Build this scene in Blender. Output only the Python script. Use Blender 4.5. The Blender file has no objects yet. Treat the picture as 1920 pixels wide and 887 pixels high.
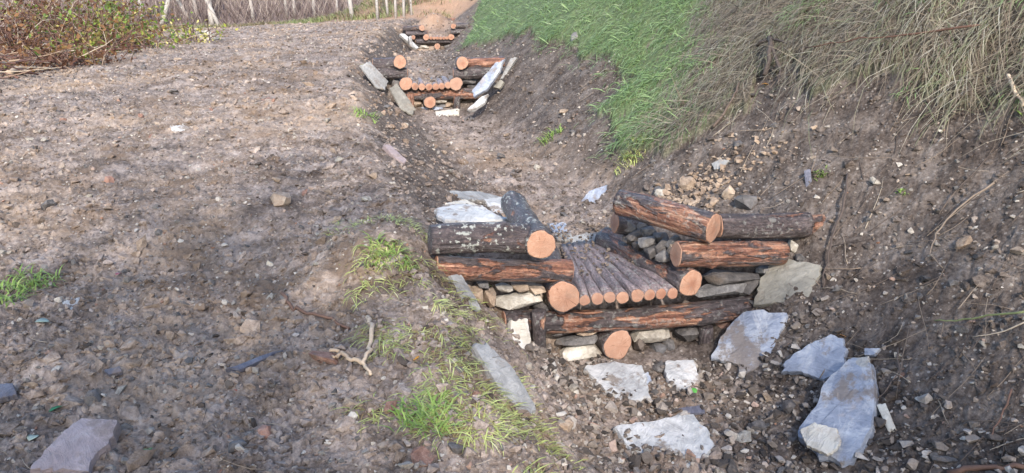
import bpy, bmesh, math, random
import numpy as np
from mathutils import Vector, Matrix, Quaternion
random.seed(7); RNG = np.random.default_rng(7)
SC = bpy.context.scene
COL = SC.collection

# ------------------------------------------------------------------ camera, sky, sun, exposure
PITCH = math.radians(16.3); F = 1450.0
CAM = np.array([0.0, 0.0, 1.6])
cam = bpy.data.cameras.new('camera'); cam.sensor_width = 36; cam.lens = 36 * F / 1920
cam.clip_start = 0.05; cam.clip_end = 2000
camo = bpy.data.objects.new('camera', cam); COL.objects.link(camo)
camo.location = CAM; camo.rotation_euler = (math.pi / 2 - PITCH, 0, 0)
SC.camera = camo
SUN = Vector((0.10, -0.80, 0.55)).normalized()          # towards the sun
w = bpy.data.worlds.new('World'); SC.world = w; w.use_nodes = True
nt = w.node_tree; sky = nt.nodes.new('ShaderNodeTexSky'); sky.sky_type = 'NISHITA'
sky.sun_disc = False; sky.sun_elevation = math.asin(SUN.z); sky.sun_rotation = math.atan2(SUN.x, SUN.y)
bg = nt.nodes['Background']; nt.links.new(sky.outputs[0], bg.inputs[0]); bg.inputs[1].default_value = 0.15
sl = bpy.data.lights.new('sun', 'SUN'); sl.energy = 2.0; sl.angle = math.radians(1.5); sl.color = (1, 0.94, 0.86)
so = bpy.data.objects.new('sun', sl); COL.objects.link(so)
so.rotation_euler = (-SUN).to_track_quat('-Z', 'Y').to_euler()
SC.view_settings.view_transform = 'Standard'; SC.view_settings.look = 'None'
SC.view_settings.exposure = 1.65; SC.view_settings.gamma = 1

# ------------------------------------------------------------------ noise
def _h(ix, iy, seed):
    h = (ix.astype(np.int64) * 374761393 + iy.astype(np.int64) * 668265263 + seed * 974711) & 0xffffffff
    h = ((h ^ (h >> 13)) * 1274126177) & 0xffffffff
    return ((h ^ (h >> 16)) & 0xffff) / 65535.0
def pn(x, y, seed=0):
    """gradient noise, about -1..1"""
    x = np.asarray(x, float); y = np.asarray(y, float)
    x0 = np.floor(x); y0 = np.floor(y); fx = x - x0; fy = y - y0
    u = fx * fx * fx * (fx * (fx * 6 - 15) + 10); v = fy * fy * fy * (fy * (fy * 6 - 15) + 10)
    def g(dx, dy):
        a = _h(x0 + dx, y0 + dy, seed) * 2 * math.pi
        return np.cos(a) * (fx - dx) + np.sin(a) * (fy - dy)
    a = g(0, 0) * (1 - u) + g(1, 0) * u; b = g(0, 1) * (1 - u) + g(1, 1) * u
    return (a * (1 - v) + b * v) * 1.5
def sstep(a, b, x):
    t = np.clip((x - a) / (b - a), 0, 1); return t * t * (3 - 2 * t)

# ------------------------------------------------------------------ the lie of the land
def table(pts, soft):
    ys = np.arange(-40, 200, 0.05); v = np.interp(ys, [p[0] for p in pts], [p[1] for p in pts])
    k = np.hanning(int(soft / 0.05) | 1); k /= k.sum(); n = len(k) // 2
    v = np.convolve(np.pad(v, n, 'edge'), k, 'valid')
    return lambda y: np.interp(y, ys, v)
XC = table([(-20, 9), (0, 2.2), (1.5, 1.6), (3, 1.05), (4.4, .72), (6, .3), (8, -.3), (11, -1.15), (15, -1.75), (22, -2.4), (30, -2.9), (60, -4)], 1.2)
XS = table([(-20, 8), (0, 1.15), (1, .7), (2.4, .05), (3.1, -.25), (4.0, -.50), (4.5, -.62), (6, -1.12), (8, -1.58), (9.5, -1.95), (11, -2.3), (15, -2.8), (22, -3.3), (30, -3.7), (60, -4.8)], 1.0)
ZP = table([(-20, -.6), (0, -.08), (2, 0), (4.4, .27), (6, .47), (8, .67), (11, .84), (15, 1.0), (20, 1.2), (26, 1.28), (34, 1.12), (42, 1.1), (60, 1.3)], 2.0)
ZF = table([(-20, -1.4), (0, -.75), (3, -.56), (4.50, -.45), (4.60, -.062), (5.3, -.045), (5.7, -.01), (8, .13), (11.05, .26), (11.15, .65), (15, .65), (22.05, .54), (22.2, .95), (26, 1.0), (34, 1.15), (60, 1.4)], .15)
ZB = table([(-20, -1.4), (0, -.75), (3, -.6), (4.2, -.42), (5, -.1), (6, 0), (8, .13), (10, .22), (12, .45), (15, .52), (20, .55), (23, .85), (34, 1.15), (60, 1.4)], 1.0)
KK = table([(0, .27), (6, .27), (10, .14), (14, .08), (20, .0), (60, 0)], 1.0)
WL, WR = .40, .52
def Hbase(x, y):
    x = np.asarray(x, float); y = np.asarray(y, float)
    xc = XC(y); sg = y - KK(y) * np.clip(x - xc, -2.5, 2.5); d = x - xc
    zf = ZF(sg); zb = ZB(sg)
    dl = XS(y) - xc; zp = ZP(y) - .045 * np.clip(-d - 5.5, 0, 14) - .035 * np.clip(dl - d, 0, 5)
    t = np.clip((-WL - d) / (-WL - dl), 0, 1.6)
    tt = np.clip(t, 0, 1); s = .84 * tt + .16 * tt * tt * (3 - 2 * tt); s = np.where(t > 1, 1, s)
    zl = zf + (zp - zf) * s
    q = d - WR
    rise = .85 * np.clip(q, 0, 3.0) + .42 * np.clip(q - 3.0, 0, 3) + .06 * np.clip(q - 6, 0, 30) - .12 * (1 - np.exp(-np.clip(q, 0, 9) * 3))
    zr = np.where(q > 0, zf + (zb - zf) * sstep(0, .7, q) + rise, zf)
    z = np.where(d < 0, zl, zr)
    # filled boxes behind the wings of the near dam
    win = sstep(4.58, 4.7, sg) * (1 - sstep(5.35, 6.0, sg))
    bl = win * sstep(.46, .6, -d) * sstep(-1.5, -1.0, d); z = np.where(d < 0, np.maximum(z, z + (.25 - z) * bl), z)
    br = win * sstep(.34, .75, d); z = np.where((d > 0), np.maximum(z, z + (.22 - z) * br), z)
    # beyond the clearing the ground climbs under the thicket
    z = z + .30 * np.clip(y - 44 - .10 * (x + 10), 0, 40) * sstep(-6, -1, -(x - 6)) * .8
    z = z + .55 * np.exp(-(((x + 2.3) / .55) ** 2 + ((y - 23.6) / .8) ** 2))
    z = z + .20 * np.exp(-(((x + .76) / .36) ** 2 + ((y - 4.12) / .42) ** 2))
    # leaf-littered spur at the head of the gully
    z = z + 2.6 * np.exp(-(((x + 4.0) / 3.2) ** 2 + ((y - 41) / 6.0) ** 2))
    return z
def ray(px, py):
    u = (px - 960) / F; v = (443.5 - py) / F
    return np.array([u, math.cos(PITCH) + v * math.sin(PITCH), -math.sin(PITCH) + v * math.cos(PITCH)])
_T = np.geomspace(1.6, 90, 3000)
def hit(px, py):
    d = ray(px, py); P = CAM + _T[:, None] * d
    b = P[:, 2] < Hbase(P[:, 0], P[:, 1])
    i = int(np.argmax(b)) if b.any() else len(_T) - 1
    lo, hi = _T[max(i - 1, 0)], _T[i]
    for _ in range(12):
        m = (lo + hi) / 2; p = CAM + m * d
        if p[2] < Hbase(p[0], p[1]): hi = m
        else: lo = m
    return CAM + hi * d
def depth(p): return float((p[1]) * math.cos(PITCH) - (p[2] - CAM[2]) * math.sin(PITCH))
def normal(x, y, e=.15):
    n = Vector((-(Hbase(x + e, y) - Hbase(x - e, y)) / (2 * e), -(Hbase(x, y + e) - Hbase(x, y - e)) / (2 * e), 1)); return n.normalized()
def inpoly(x, y, poly):
    r = np.zeros(np.shape(x), bool); n = len(poly)
    for i in range(n):
        x1, y1 = poly[i]; x2, y2 = poly[(i + 1) % n]
        c = ((y1 > y) != (y2 > y)) & (x < (x2 - x1) * (y - y1) / ((y2 - y1) or 1e-9) + x1)
        r ^= c
    return r
EDGE = [(885, 60), (872, 86), (905, 88), (935, 72), (1000, 62), (1012, 84), (1070, 76), (1100, 112), (1140, 108), (1185, 150), (1115, 212),
        (1155, 250), (1162, 300), (1250, 292), (1295, 250), (1340, 235), (1400, 212), (1430, 130), (1470, 115), (1525, 190), (1600, 145),
        (1700, 140), (1780, 185), (1850, 190), (1915, 215)]
EW = [hit(*p)[:2] for p in EDGE]
TURF = [(-.9, 33), (-1.0, 27)] + [(float(a[0]), float(a[1])) for a in EW] + [(EW[-1][0] + .6, EW[-1][1] - .9), (6, 1.5), (14, 0), (16, 36)]
def turf_at(x, y):
    wx = x + .10 * pn(x * 2.3, y * 2.3, 31) + .04 * pn(x * 9, y * 9, 32); wy = y + .12 * pn(x * 2.3, y * 2.3, 33)
    return inpoly(wx, wy, TURF)
DRYE = [hit(*p)[:2] for p in [(1255, 318), (1262, 240), (1268, 170), (1280, 110), (1300, 55), (1330, 8)]]
DRYP = [(float(a[0]), float(a[1])) for a in DRYE] + [(DRYE[-1][0] + 3, DRYE[-1][1] + .5), (14, 6), (14, -1), (.5, 1)]
def isdry(x, y): j = RNG.normal(0, .22, (2,) + np.shape(x)); return inpoly(x + j[0] + .25 * pn(x * 1.6, y * 1.6, 51), y + j[1] + .3 * pn(x * 1.6, y * 1.6, 52), DRYP)
def disp(x, y):
    d = x - XC(y)
    onbank = sstep(.3, .9, d); near_dam = np.exp(-(((d) / .5) ** 4 + ((y - 4.95) / .5) ** 4))
    big = .045 * pn(x * .9, y * .9, 1) + .028 * pn(x * 2.3 + y, y * 1.9 - x, 2)
    b1 = np.abs(pn(x * 5.5, y * 5.5, 3)); b2 = np.abs(pn(x * 13 + 3 * b1, y * 13, 4)); b3 = pn(x * 31, y * 31, 5)
    fine = .036 * (b1 - .3) + .030 * (b2 - .3) + .014 * b3
    run = .022 * pn(x * .8, y * 3.4, 6) * onbank
    return (big * .8 + fine * (1 - .25 * onbank) * (1 + .03 * np.clip(y - 5, 0, 15)) + run) * (1 - .85 * near_dam)
def ground(x, y): return Hbase(x, y) + disp(x, y) + .07 * turf_at(np.asarray(x, float), np.asarray(y, float))

# ------------------------------------------------------------------ mesh helpers
def mesh_np(name, V, T, quads=False, smooth=True, attrs=None):
    me = bpy.data.meshes.new(name); V = np.asarray(V, np.float32); T = np.asarray(T, np.int32)
    k = T.shape[1]; n = len(T)
    me.vertices.add(len(V)); me.vertices.foreach_set('co', V.ravel())
    me.loops.add(n * k); me.loops.foreach_set('vertex_index', T.ravel())
    me.polygons.add(n); me.polygons.foreach_set('loop_start', np.arange(0, n * k, k, dtype=np.int32))
    me.polygons.foreach_set('use_smooth', np.full(n, smooth, bool))
    for an, av in (attrs or {}).items():
        a = me.attributes.new(an, 'FLOAT', 'POINT'); a.data.foreach_set('value', np.asarray(av, np.float32))
    me.update(calc_edges=True); me.validate(); return me
def link(name, me, mat, parent=None, loc=None):
    o = bpy.data.objects.new(name, me); COL.objects.link(o)
    if mat and len(me.materials) == 0: me.materials.append(mat)
    if parent: o.parent = parent
    if loc is not None: o.location = loc
    return o
def tag(o, label=None, cat=None, group=None, kind=None):
    if label: o['label'] = label
    if cat: o['category'] = cat
    if group: o['group'] = group
    if kind: o['kind'] = kind
    return o
def empty(name, loc, label, cat, group=None):
    o = bpy.data.objects.new(name, None); COL.objects.link(o); o.location = loc; o.empty_display_size = .1
    return tag(o, label, cat, group)
def hull(pts, name='stone', smooth=False):
    bm = bmesh.new()
    for p in pts: bm.verts.new(p)
    r = bmesh.ops.convex_hull(bm, input=bm.verts)
    bmesh.ops.delete(bm, geom=[g for g in bm.verts if not g.link_faces], context='VERTS')
    bmesh.ops.triangulate(bm, faces=bm.faces)
    bmesh.ops.recalc_face_normals(bm, faces=bm.faces)
    me = bpy.data.meshes.new(name); bm.to_mesh(me); bm.free()
    me.polygons.foreach_set('use_smooth', [smooth] * len(me.polygons)); return me
def rockpts(n, rng, sx=1, sy=1, sz=1, box=.5):
    p = rng.normal(size=(n, 3)); p /= np.linalg.norm(p, axis=1)[:, None]
    m = np.abs(p).max(1)[:, None]; p = p * (1 - box) + p / m * box * .85
    p *= rng.uniform(.82, 1.05, (n, 1)); return p * np.array([sx, sy, sz]) * .5
class Tubes:
    """gathers bent tapering tubes into one mesh"""
    def __init__(s): s.V = []; s.T = []; s.R = []; s.n = 0
    def add(s, P, r0, r1, k=5, rnd=0.0, jit=0):
        P = np.asarray(P, float); m = len(P); R = np.linspace(r0, r1, m)
        tn = np.gradient(P, axis=0); tn /= np.linalg.norm(tn, axis=1)[:, None] + 1e-9
        a = np.array([0, 0, 1.0]) if abs(tn[0][2]) < .9 else np.array([1.0, 0, 0])
        u = np.cross(tn, a); u /= np.linalg.norm(u, axis=1)[:, None] + 1e-9; v = np.cross(tn, u)
        th = np.arange(k) * 2 * math.pi / k
        rr = R[:, None] * (1 + (RNG.uniform(-jit, jit, (m, k)) if jit else 0))
        ring = P[:, None] + rr[..., None] * (np.cos(th)[None, :, None] * u[:, None] + np.sin(th)[None, :, None] * v[:, None])
        base = s.n; s.V.append(ring.reshape(-1, 3)); t = []
        for i in range(m - 1):
            for j in range(k):
                a0 = base + i * k + j; a1 = base + i * k + (j + 1) % k
                t += [(a0, a1, a1 + k), (a0, a1 + k, a0 + k)]
        for j in range(1, k - 1):
            e = base + (m - 1) * k; t += [(base, base + j + 1, base + j), (e, e + j, e + j + 1)]
        s.T += t; s.R.append(np.full(m * k, rnd)); s.n += m * k; return s
    def mesh(s, name): return mesh_np(name, np.concatenate(s.V), s.T, attrs={'rnd': np.concatenate(s.R)})
def wander(p, d, L, n=5, bend=.15, rng=random, sag=0):
    p = Vector(p); d = Vector(d).normalized(); out = [p.copy()]
    for i in range(n):
        d = (d + Vector((rng.uniform(-bend, bend), rng.uniform(-bend, bend), rng.uniform(-bend, bend) - sag))).normalized()
        p = p + d * (L / n); out.append(p.copy())
    return [tuple(q) for q in out]
def blades(name, P, D, N, L, W, droop, rnd, lift=.6):
    """curved tapering leaves of grass: roots P, lean D, up N"""
    n = len(P); L = L[:, None]; S = np.cross(D, N); S /= np.linalg.norm(S, axis=1)[:, None] + 1e-9; S = S * W[:, None]
    M1 = P + L * .4 * (N * lift + D * (1 - lift * .5)); M2 = M1 + L * .35 * (D + N * (lift * .4) - N * droop[:, None] * .4)
    T = M2 + L * .35 * (D - N * droop[:, None])
    V = np.stack([P - S * .6, P + S * .6, M1 - S, M1 + S, M2 - S * .7, M2 + S * .7, T], 1).reshape(-1, 3)
    b = (np.arange(n) * 7)[:, None]
    tr = np.concatenate([b + np.array([[0, 1, 3]]), b + np.array([[0, 3, 2]]), b + np.array([[2, 3, 5]]), b + np.array([[2, 5, 4]]), b + np.array([[4, 5, 6]])])
    return mesh_np(name, V, tr, attrs={'rnd': np.repeat(rnd, 7), 'tip': np.tile([0, 0, .4, .4, .75, .75, 1], n)})

# ------------------------------------------------------------------ materials
class Mat:
    def __init__(s, name, rough=.8, spec=.3):
        s.m = bpy.data.materials.new(name); s.m.use_nodes = True; s.t = s.m.node_tree; s.b = s.t.nodes['Principled BSDF']
        s.b.inputs['Roughness'].default_value = rough; s.b.inputs['Specular IOR Level'].default_value = spec
    def n(s, ty, ins=None, **kw):
        nd = s.t.nodes.new('ShaderNode' + ty)
        for k, v in kw.items(): setattr(nd, k, v)
        for k, v in (ins or {}).items(): s.l(v, nd.inputs[k])
        return nd
    def l(s, v, sock):
        if isinstance(v, bpy.types.NodeSocket): s.t.links.new(v, sock)
        elif isinstance(v, bpy.types.Node): s.t.links.new(v.outputs[0], sock)
        else: sock.default_value = v
    def obj(s, scale=(1, 1, 1), off=True):
        c = s.n('TexCoord').outputs['Object']
        if off:
            r = s.n('ObjectInfo').outputs['Random']; k = s.n('Math', {0: r, 1: 37.0}, operation='MULTIPLY')
            c = s.n('VectorMath', {0: c, 1: k}, operation='ADD')
        return s.n('Mapping', {'Vector': c, 'Scale': scale})
    def pos(s, scale=(1, 1, 1)):
        return s.n('Mapping', {'Vector': s.n('NewGeometry').outputs['Position'], 'Scale': scale})
    def noise(s, vec, sc, det=4, rough=.6, dist=0): return s.n('TexNoise', {'Vector': vec, 'Scale': sc, 'Detail': det, 'Roughness': rough, 'Distortion': dist}).outputs[0]
    def ramp(s, f, stops):
        r = s.n('ValToRGB', {0: f}); e = r.color_ramp.elements
        while len(e) > 1: e.remove(e[-1])
        e[0].position = stops[0][0]; c = stops[0][1]; e[0].color = (*c, 1) if len(c) == 3 else c
        for p, c in stops[1:]:
            q = e.new(p); q.color = (*c, 1)
        return r.outputs[0]
    def mask(s, f, a, b): return s.n('MapRange', {0: f, 1: a, 2: b}, interpolation_type='SMOOTHSTEP').outputs[0]
    def mix(s, f, a, b, mode='MIX'):
        m = s.n('Mix', data_type='RGBA', blend_type=mode); s.l(f, m.inputs[0])
        for v, i in ((a, 6), (b, 7)): s.l((*v, 1) if isinstance(v, tuple) and len(v) == 3 else v, m.inputs[i])
        return m.outputs[2]
    def mul(s, a, b): return s.n('Math', {0: a, 1: b}, operation='MULTIPLY').outputs[0]
    def add(s, a, b): return s.n('Math', {0: a, 1: b}, operation='ADD').outputs[0]
    def attr(s, name): return s.n('Attribute', attribute_name=name).outputs['Fac']
    def rnd(s): return s.n('ObjectInfo').outputs['Random']
    def out(s, col, bump=None, dist=.01, strength=1, rough=None):
        s.l((*col, 1) if isinstance(col, tuple) else col, s.b.inputs['Base Color'])
        if bump is not None:
            s.l(s.n('Bump', {'Height': bump, 'Distance': dist, 'Strength': strength}), s.b.inputs['Normal'])
        if rough is not None: s.l(rough, s.b.inputs['Roughness'])
        return s.m

def mat_ground():
    m = Mat('soil', .95, .15); p = m.pos()
    big = m.noise(p, .55, 5, .6); med = m.noise(p, 4.5, 6, .65); fin = m.noise(p, 38, 6, .7)
    path = m.ramp(m.add(m.mul(med, .55), m.mul(fin, .45)), [(.34, (.065, .049, .040)), (.46, (.17, .132, .108)), (.54, (.285, .226, .19)), (.66, (.47, .39, .335))])  # strong fine contrast: soil tone plus painted shadow between clods
    ochre = m.mix(m.mul(m.mask(m.noise(p, .8, 6, .68), .46, .64), .6), path, m.mix(fin, (.30, .20, .13), (.50, .38, .27)))
    damp = m.mix(m.mul(m.mask(m.noise(p, 1.6, 7, .74), .50, .60), .8), ochre, m.mix(1.0, ochre, (.50, .47, .46), 'MULTIPLY'))
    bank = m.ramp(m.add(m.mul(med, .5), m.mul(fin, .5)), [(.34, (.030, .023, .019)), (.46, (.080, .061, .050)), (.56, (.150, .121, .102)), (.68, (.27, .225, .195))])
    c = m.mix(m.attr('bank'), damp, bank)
    litter = m.ramp(fin, [(.3, (.16, .10, .065)), (.5, (.36, .22, .14)), (.7, (.52, .37, .26))])
    px_ = m.n('SeparateXYZ', {0: m.n('NewGeometry').outputs['Position']}).outputs[0]
    litter = m.mix(m.mask(px_, -9, -6), m.ramp(fin, [(.3, (.09, .065, .06)), (.5, (.20, .15, .135)), (.7, (.33, .26, .235))]), litter)
    c = m.mix(m.attr('litter'), c, litter)
    c = m.mix(m.attr('turf'), c, m.ramp(fin, [(.35, (.06, .075, .035)), (.6, (.14, .19, .08))]))
    c = m.mix(m.attr('thatch'), c, m.ramp(fin, [(.34, (.035, .028, .022)), (.5, (.10, .078, .06)), (.66, (.22, .18, .14))]))
    spk = m.n('TexVoronoi', {'Vector': p, 'Scale': 46.0, 'Randomness': 1.0}); sc = spk.outputs['Color']
    sel = m.mul(m.mask(m.n('SeparateColor', {0: sc}).outputs[0], .86, .9), m.mask(spk.outputs['Distance'], .42, .3))
    c = m.mix(m.mul(sel, .7), c, m.mix(m.n('SeparateColor', {0: sc}).outputs[1], (.36, .32, .28), (.20, .17, .15)))
    return m.out(c, m.add(m.mul(fin, .7), m.mul(m.noise(p, 120, 4, .7), .4)), .018, 1)
def mat_stone(name, cols, moss=0, rough=.8):
    m = Mat(name, rough, .35); p = m.obj((1, 1, 1)); n1 = m.noise(p, 5, 6, .65); n2 = m.noise(p, 40, 5, .7)
    c = m.ramp(m.add(m.mul(n1, .65), m.mul(n2, .35)), [(.32, cols[0]), (.5, cols[1]), (.66, cols[2])])
    c = m.mix(m.mul(m.rnd(), .45), c, m.mix(1.0, c, (.62, .56, .52), 'MULTIPLY'))
    dirt = m.mask(m.noise(p, 3.1, 6, .7), .52, .66)
    c = m.mix(m.mul(dirt, .75), c, (.15, .115, .09))
    return m.out(c, m.add(n1, m.mul(n2, .5)), .02, .8)
def mat_rubble(name, cols):
    m = Mat(name, .9, .2); p = m.pos(); n2 = m.noise(p, 60, 5, .7)
    c = m.ramp(m.attr('rnd'), cols); c = m.mix(.55, c, m.ramp(n2, [(.3, (.25, .25, .25)), (.7, (1, 1, 1))]), 'MULTIPLY')
    return m.out(c, n2, .01, .8)
def mat_slate(name, a, b, pale, rough=.5, dirt=.8, white=0.0):
    m = Mat(name, rough, .45); p = m.obj((1, 1, 1)); st = m.obj((3.2, 1.2, 9))
    n1 = m.noise(p, 4, 6, .62, .6); n2 = m.noise(st, 9, 6, .7, .8); n3 = m.noise(p, 70, 4, .7)
    c = m.ramp(m.add(m.mul(n1, .5), m.mul(n2, .5)), [(.34, a), (.52, b), (.68, pale)])
    c = m.mix(m.mul(m.mask(m.noise(m.obj((1.0, 2.2, 1)), 2.4, 6, .68, .8), .50, .60), white), c, (.56, .535, .51))
    ru = m.mask(m.noise(p, 5.5, 4), .62, .72); c = m.mix(m.mul(ru, .35), c, (.30, .20, .12))
    dm = m.mask(m.noise(p, 3.4, 7, .72), .54, .62); c = m.mix(m.mul(dm, dirt), c, (.17, .13, .10))
    ledge = m.n('TexVoronoi', {'Vector': m.n('Mapping', {'Vector': st, 'Scale': (1, 1.6, 1)}), 'Scale': 2.2}).outputs['Color']
    return m.out(c, m.add(m.add(m.mul(n2, .6), m.mul(ledge, .35)), m.mul(n3, .18)), .022, .9, m.add(m.mul(dm, .4), rough))
def mat_bark(name, peel=.2, lichen=.3, pale=.2, k=1.0):
    m = Mat(name, .5, .5); p = m.obj((1, 1, 1)); st = m.obj((.9, 5, 5))
    g = m.noise(st, 6, 7, .68, .4); f = m.noise(p, 46, 5, .7); b = m.noise(m.obj((.7, 2.2, 2.2)), 4.2, 5, .6, .5)
    c = m.ramp(m.add(m.mul(g, .6), m.mul(f, .4)), [(.34, tuple(k * q for q in (.018, .014, .014))), (.48, tuple(k * q for q in (.060, .045, .044))), (.6, tuple(k * q for q in (.115, .090, .086))), (.72, tuple(k * q for q in (.19, .155, .15)))])
    wood = m.ramp(m.noise(m.obj((.55, 9, 9)), 5, 6, .65, .5), [(.3, (.05, .022, .015)), (.46, (.17, .070, .042)), (.58, (.33, .165, .10)), (.72, (.54, .37, .26))])
    th = 1 - peel
    pm = m.mask(b, .30 + .4 * th - .03, .30 + .4 * th + .03); c = m.mix(pm, c, wood)
    pp = m.mul(m.mask(m.noise(m.obj((1.4, 5, 5)), 5, 5, .6), .66, .70), pale); c = m.mix(pp, c, (.55, .40, .29))
    c = m.mix(.75, c, m.ramp(m.noise(m.obj((1, 2.2, 2.2)), 30, 6, .75), [(.32, (.25, .24, .25)), (.5, (.85, .85, .85)), (.68, (1.75, 1.65, 1.6))]), 'MULTIPLY')
    li = m.mul(m.mask(m.add(m.mul(m.noise(p, 34, 3, .6), .7), m.mul(m.noise(p, 6, 3), .3)), .54, .60), lichen); c = m.mix(li, c, (.36, .36, .32))
    h = m.add(m.mul(g, .8), m.add(m.mul(f, .35), m.mul(pm, -.35)))
    return m.out(c, h, .04, 1, m.add(m.mul(f, .6), .12))
def mat_cut():
    m = Mat('sawn_wood', .75, .25); tc = m.n('TexCoord').outputs['Object']
    wob = m.n('VectorMath', {0: m.n('TexNoise', {'Vector': m.obj(), 'Scale': 9.0, 'Detail': 3.0}).outputs['Color'], 1: (.016, .016, .016)}, operation='MULTIPLY')
    v = m.n('VectorMath', {0: tc, 1: wob}, operation='ADD'); sx = m.n('SeparateXYZ', {0: v})
    rad = m.n('VectorMath', {0: m.n('CombineXYZ', {0: 0.0, 1: sx.outputs[1], 2: sx.outputs[2]})}, operation='LENGTH').outputs['Value']
    ring = m.n('Math', {0: m.mul(m.add(rad, m.mul(m.noise(m.obj(), 14, 3), .014)), 900)}, operation='SINE').outputs[0]
    nz = m.noise(m.obj(), 28, 6, .7); rn = m.rnd()
    c = m.mix(m.mask(ring, -.4, 1), (.37, .205, .135), (.28, .145, .092))
    c = m.mix(m.mul(m.mask(nz, .45, .7), .6), c, (.43, .27, .19))
    c = m.mix(m.mul(m.mask(m.add(rad, m.mul(nz, .03)), .075, .02), m.add(m.mul(rn, .65), .1)), c, (.20, .08, .048))
    ang = m.n('Math', {0: sx.outputs[1], 1: sx.outputs[2]}, operation='ARCTAN2').outputs[0]
    ck = m.noise(m.n('CombineXYZ', {0: m.mul(ang, 2.6), 1: m.mul(rad, 3), 2: m.mul(rn, 20)}), 4, 3, .5)
    c = m.mix(m.mul(m.mask(ck, .62, .68), .85), c, (.16, .07, .04))
    c = m.mix(m.mul(m.mask(m.noise(m.obj(), 9, 6, .72), .50, .64), m.add(m.mul(rn, .5), .15)), c, (.20, .14, .105)); c = m.mix(m.mul(m.mask(m.n('Math', {0: m.mul(rn, 7.3)}, operation='FRACT').outputs[0], .5, 1), .45), c, (.30, .19, .14))
    saw = m.noise(m.n('Mapping', {'Vector': m.obj(), 'Scale': (1, 6, 130)}), 1, 2)
    return m.out(c, m.add(m.mul(saw, .5), m.mul(nz, .6)), .006, .8)
def mat_leafy(name, stops, trans=.25, rough=.6):
    m = Mat(name, rough, .3); c = m.ramp(m.attr('rnd'), stops)
    c = m.mix(m.mul(m.noise(m.pos(), 14, 3), .7), c, m.mix(1.0, c, (.55, .55, .5), 'MULTIPLY'))
    m.out(c)
    tr = m.n('BsdfTranslucent', {'Color': c}); mx = m.n('MixShader', {0: trans, 1: m.b.outputs[0], 2: tr})
    m.t.links.new(mx.outputs[0], m.t.nodes['Material Output'].inputs[0]); return m.m
def mat_twig(name, stops, rough=.75):
    m = Mat(name, rough, .3); c = m.ramp(m.attr('rnd'), stops)
    c = m.mix(.5, c, m.ramp(m.noise(m.pos(), 50, 4), [(.3, (.4, .4, .4)), (.7, (1, 1, 1))]), 'MULTIPLY'); return m.out(c)
def mat_birch():
    m = Mat('pale_trunk_bark', .7, .3); p = m.obj((1, 1, 1)); b = m.noise(m.obj((3, 3, 16)), 2.5, 5, .6)
    c = m.mix(m.mask(b, .58, .66), (.36, .33, .30), (.085, .066, .055)); c = m.mix(m.mul(m.mask(m.noise(p, 1.6, 4), .5, .7), .5), c, (.36, .28, .22))
    return m.out(c, b, .01, .6)
G_SOIL = mat_ground()
CUT = mat_cut()
BARK = {'dark': mat_bark('dark_bark', .12, .3, .3), 'lichen': mat_bark('lichen_bark', .14, .9, .1), 'peeled': mat_bark('peeled_bark', .66, .1, 1.0),
        'red': mat_bark('stripped_red_bark', .52, .1, .8), 'half': mat_bark('half_peeled_bark', .42, .3, 1.0), 'pole': mat_bark('pole_bark', .04, .5, .5, 3.0)}
ST = {'pale': mat_stone('pale_stone', ((.22, .19, .155), (.40, .36, .30), (.56, .52, .45))),
      'grey': mat_stone('grey_stone', ((.06, .055, .052), (.14, .13, .125), (.26, .245, .235))),
      'tan': mat_stone('tan_stone', ((.16, .11, .075), (.33, .245, .175), (.48, .385, .29))),
      'dark': mat_stone('dark_stone', ((.03, .027, .026), (.075, .067, .064), (.15, .135, .125))),
      'red': mat_stone('reddish_stone', ((.16, .075, .05), (.30, .165, .12), (.42, .28, .22)))}
SL = {'blue': mat_slate('blue_grey_slate', (.13, .143, .18), (.245, .265, .315), (.42, .435, .465), .42, .8, .4),
      'white': mat_slate('white_stained_slate', (.22, .21, .20), (.39, .38, .365), (.58, .56, .535), .6, .85, .6),
      'grey': mat_slate('grey_slate', (.13, .125, .12), (.25, .24, .225), (.38, .365, .34), .55, .55, .1),
      'olive': mat_slate('grey_brown_slate', (.13, .115, .09), (.215, .195, .16), (.31, .285, .24), .6, .35, .0),
      'cream': mat_slate('cream_slate', (.36, .31, .24), (.53, .48, .40), (.66, .62, .54), .65, .5, .4),
      'pink': mat_slate('pink_grey_slate', (.19, .145, .14), (.30, .235, .225), (.42, .345, .33), .6, .45, .1),
      'purple': mat_slate('purple_slate', (.045, .043, .055), (.10, .097, .12), (.20, .195, .225), .45, .5, .0)}

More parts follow.
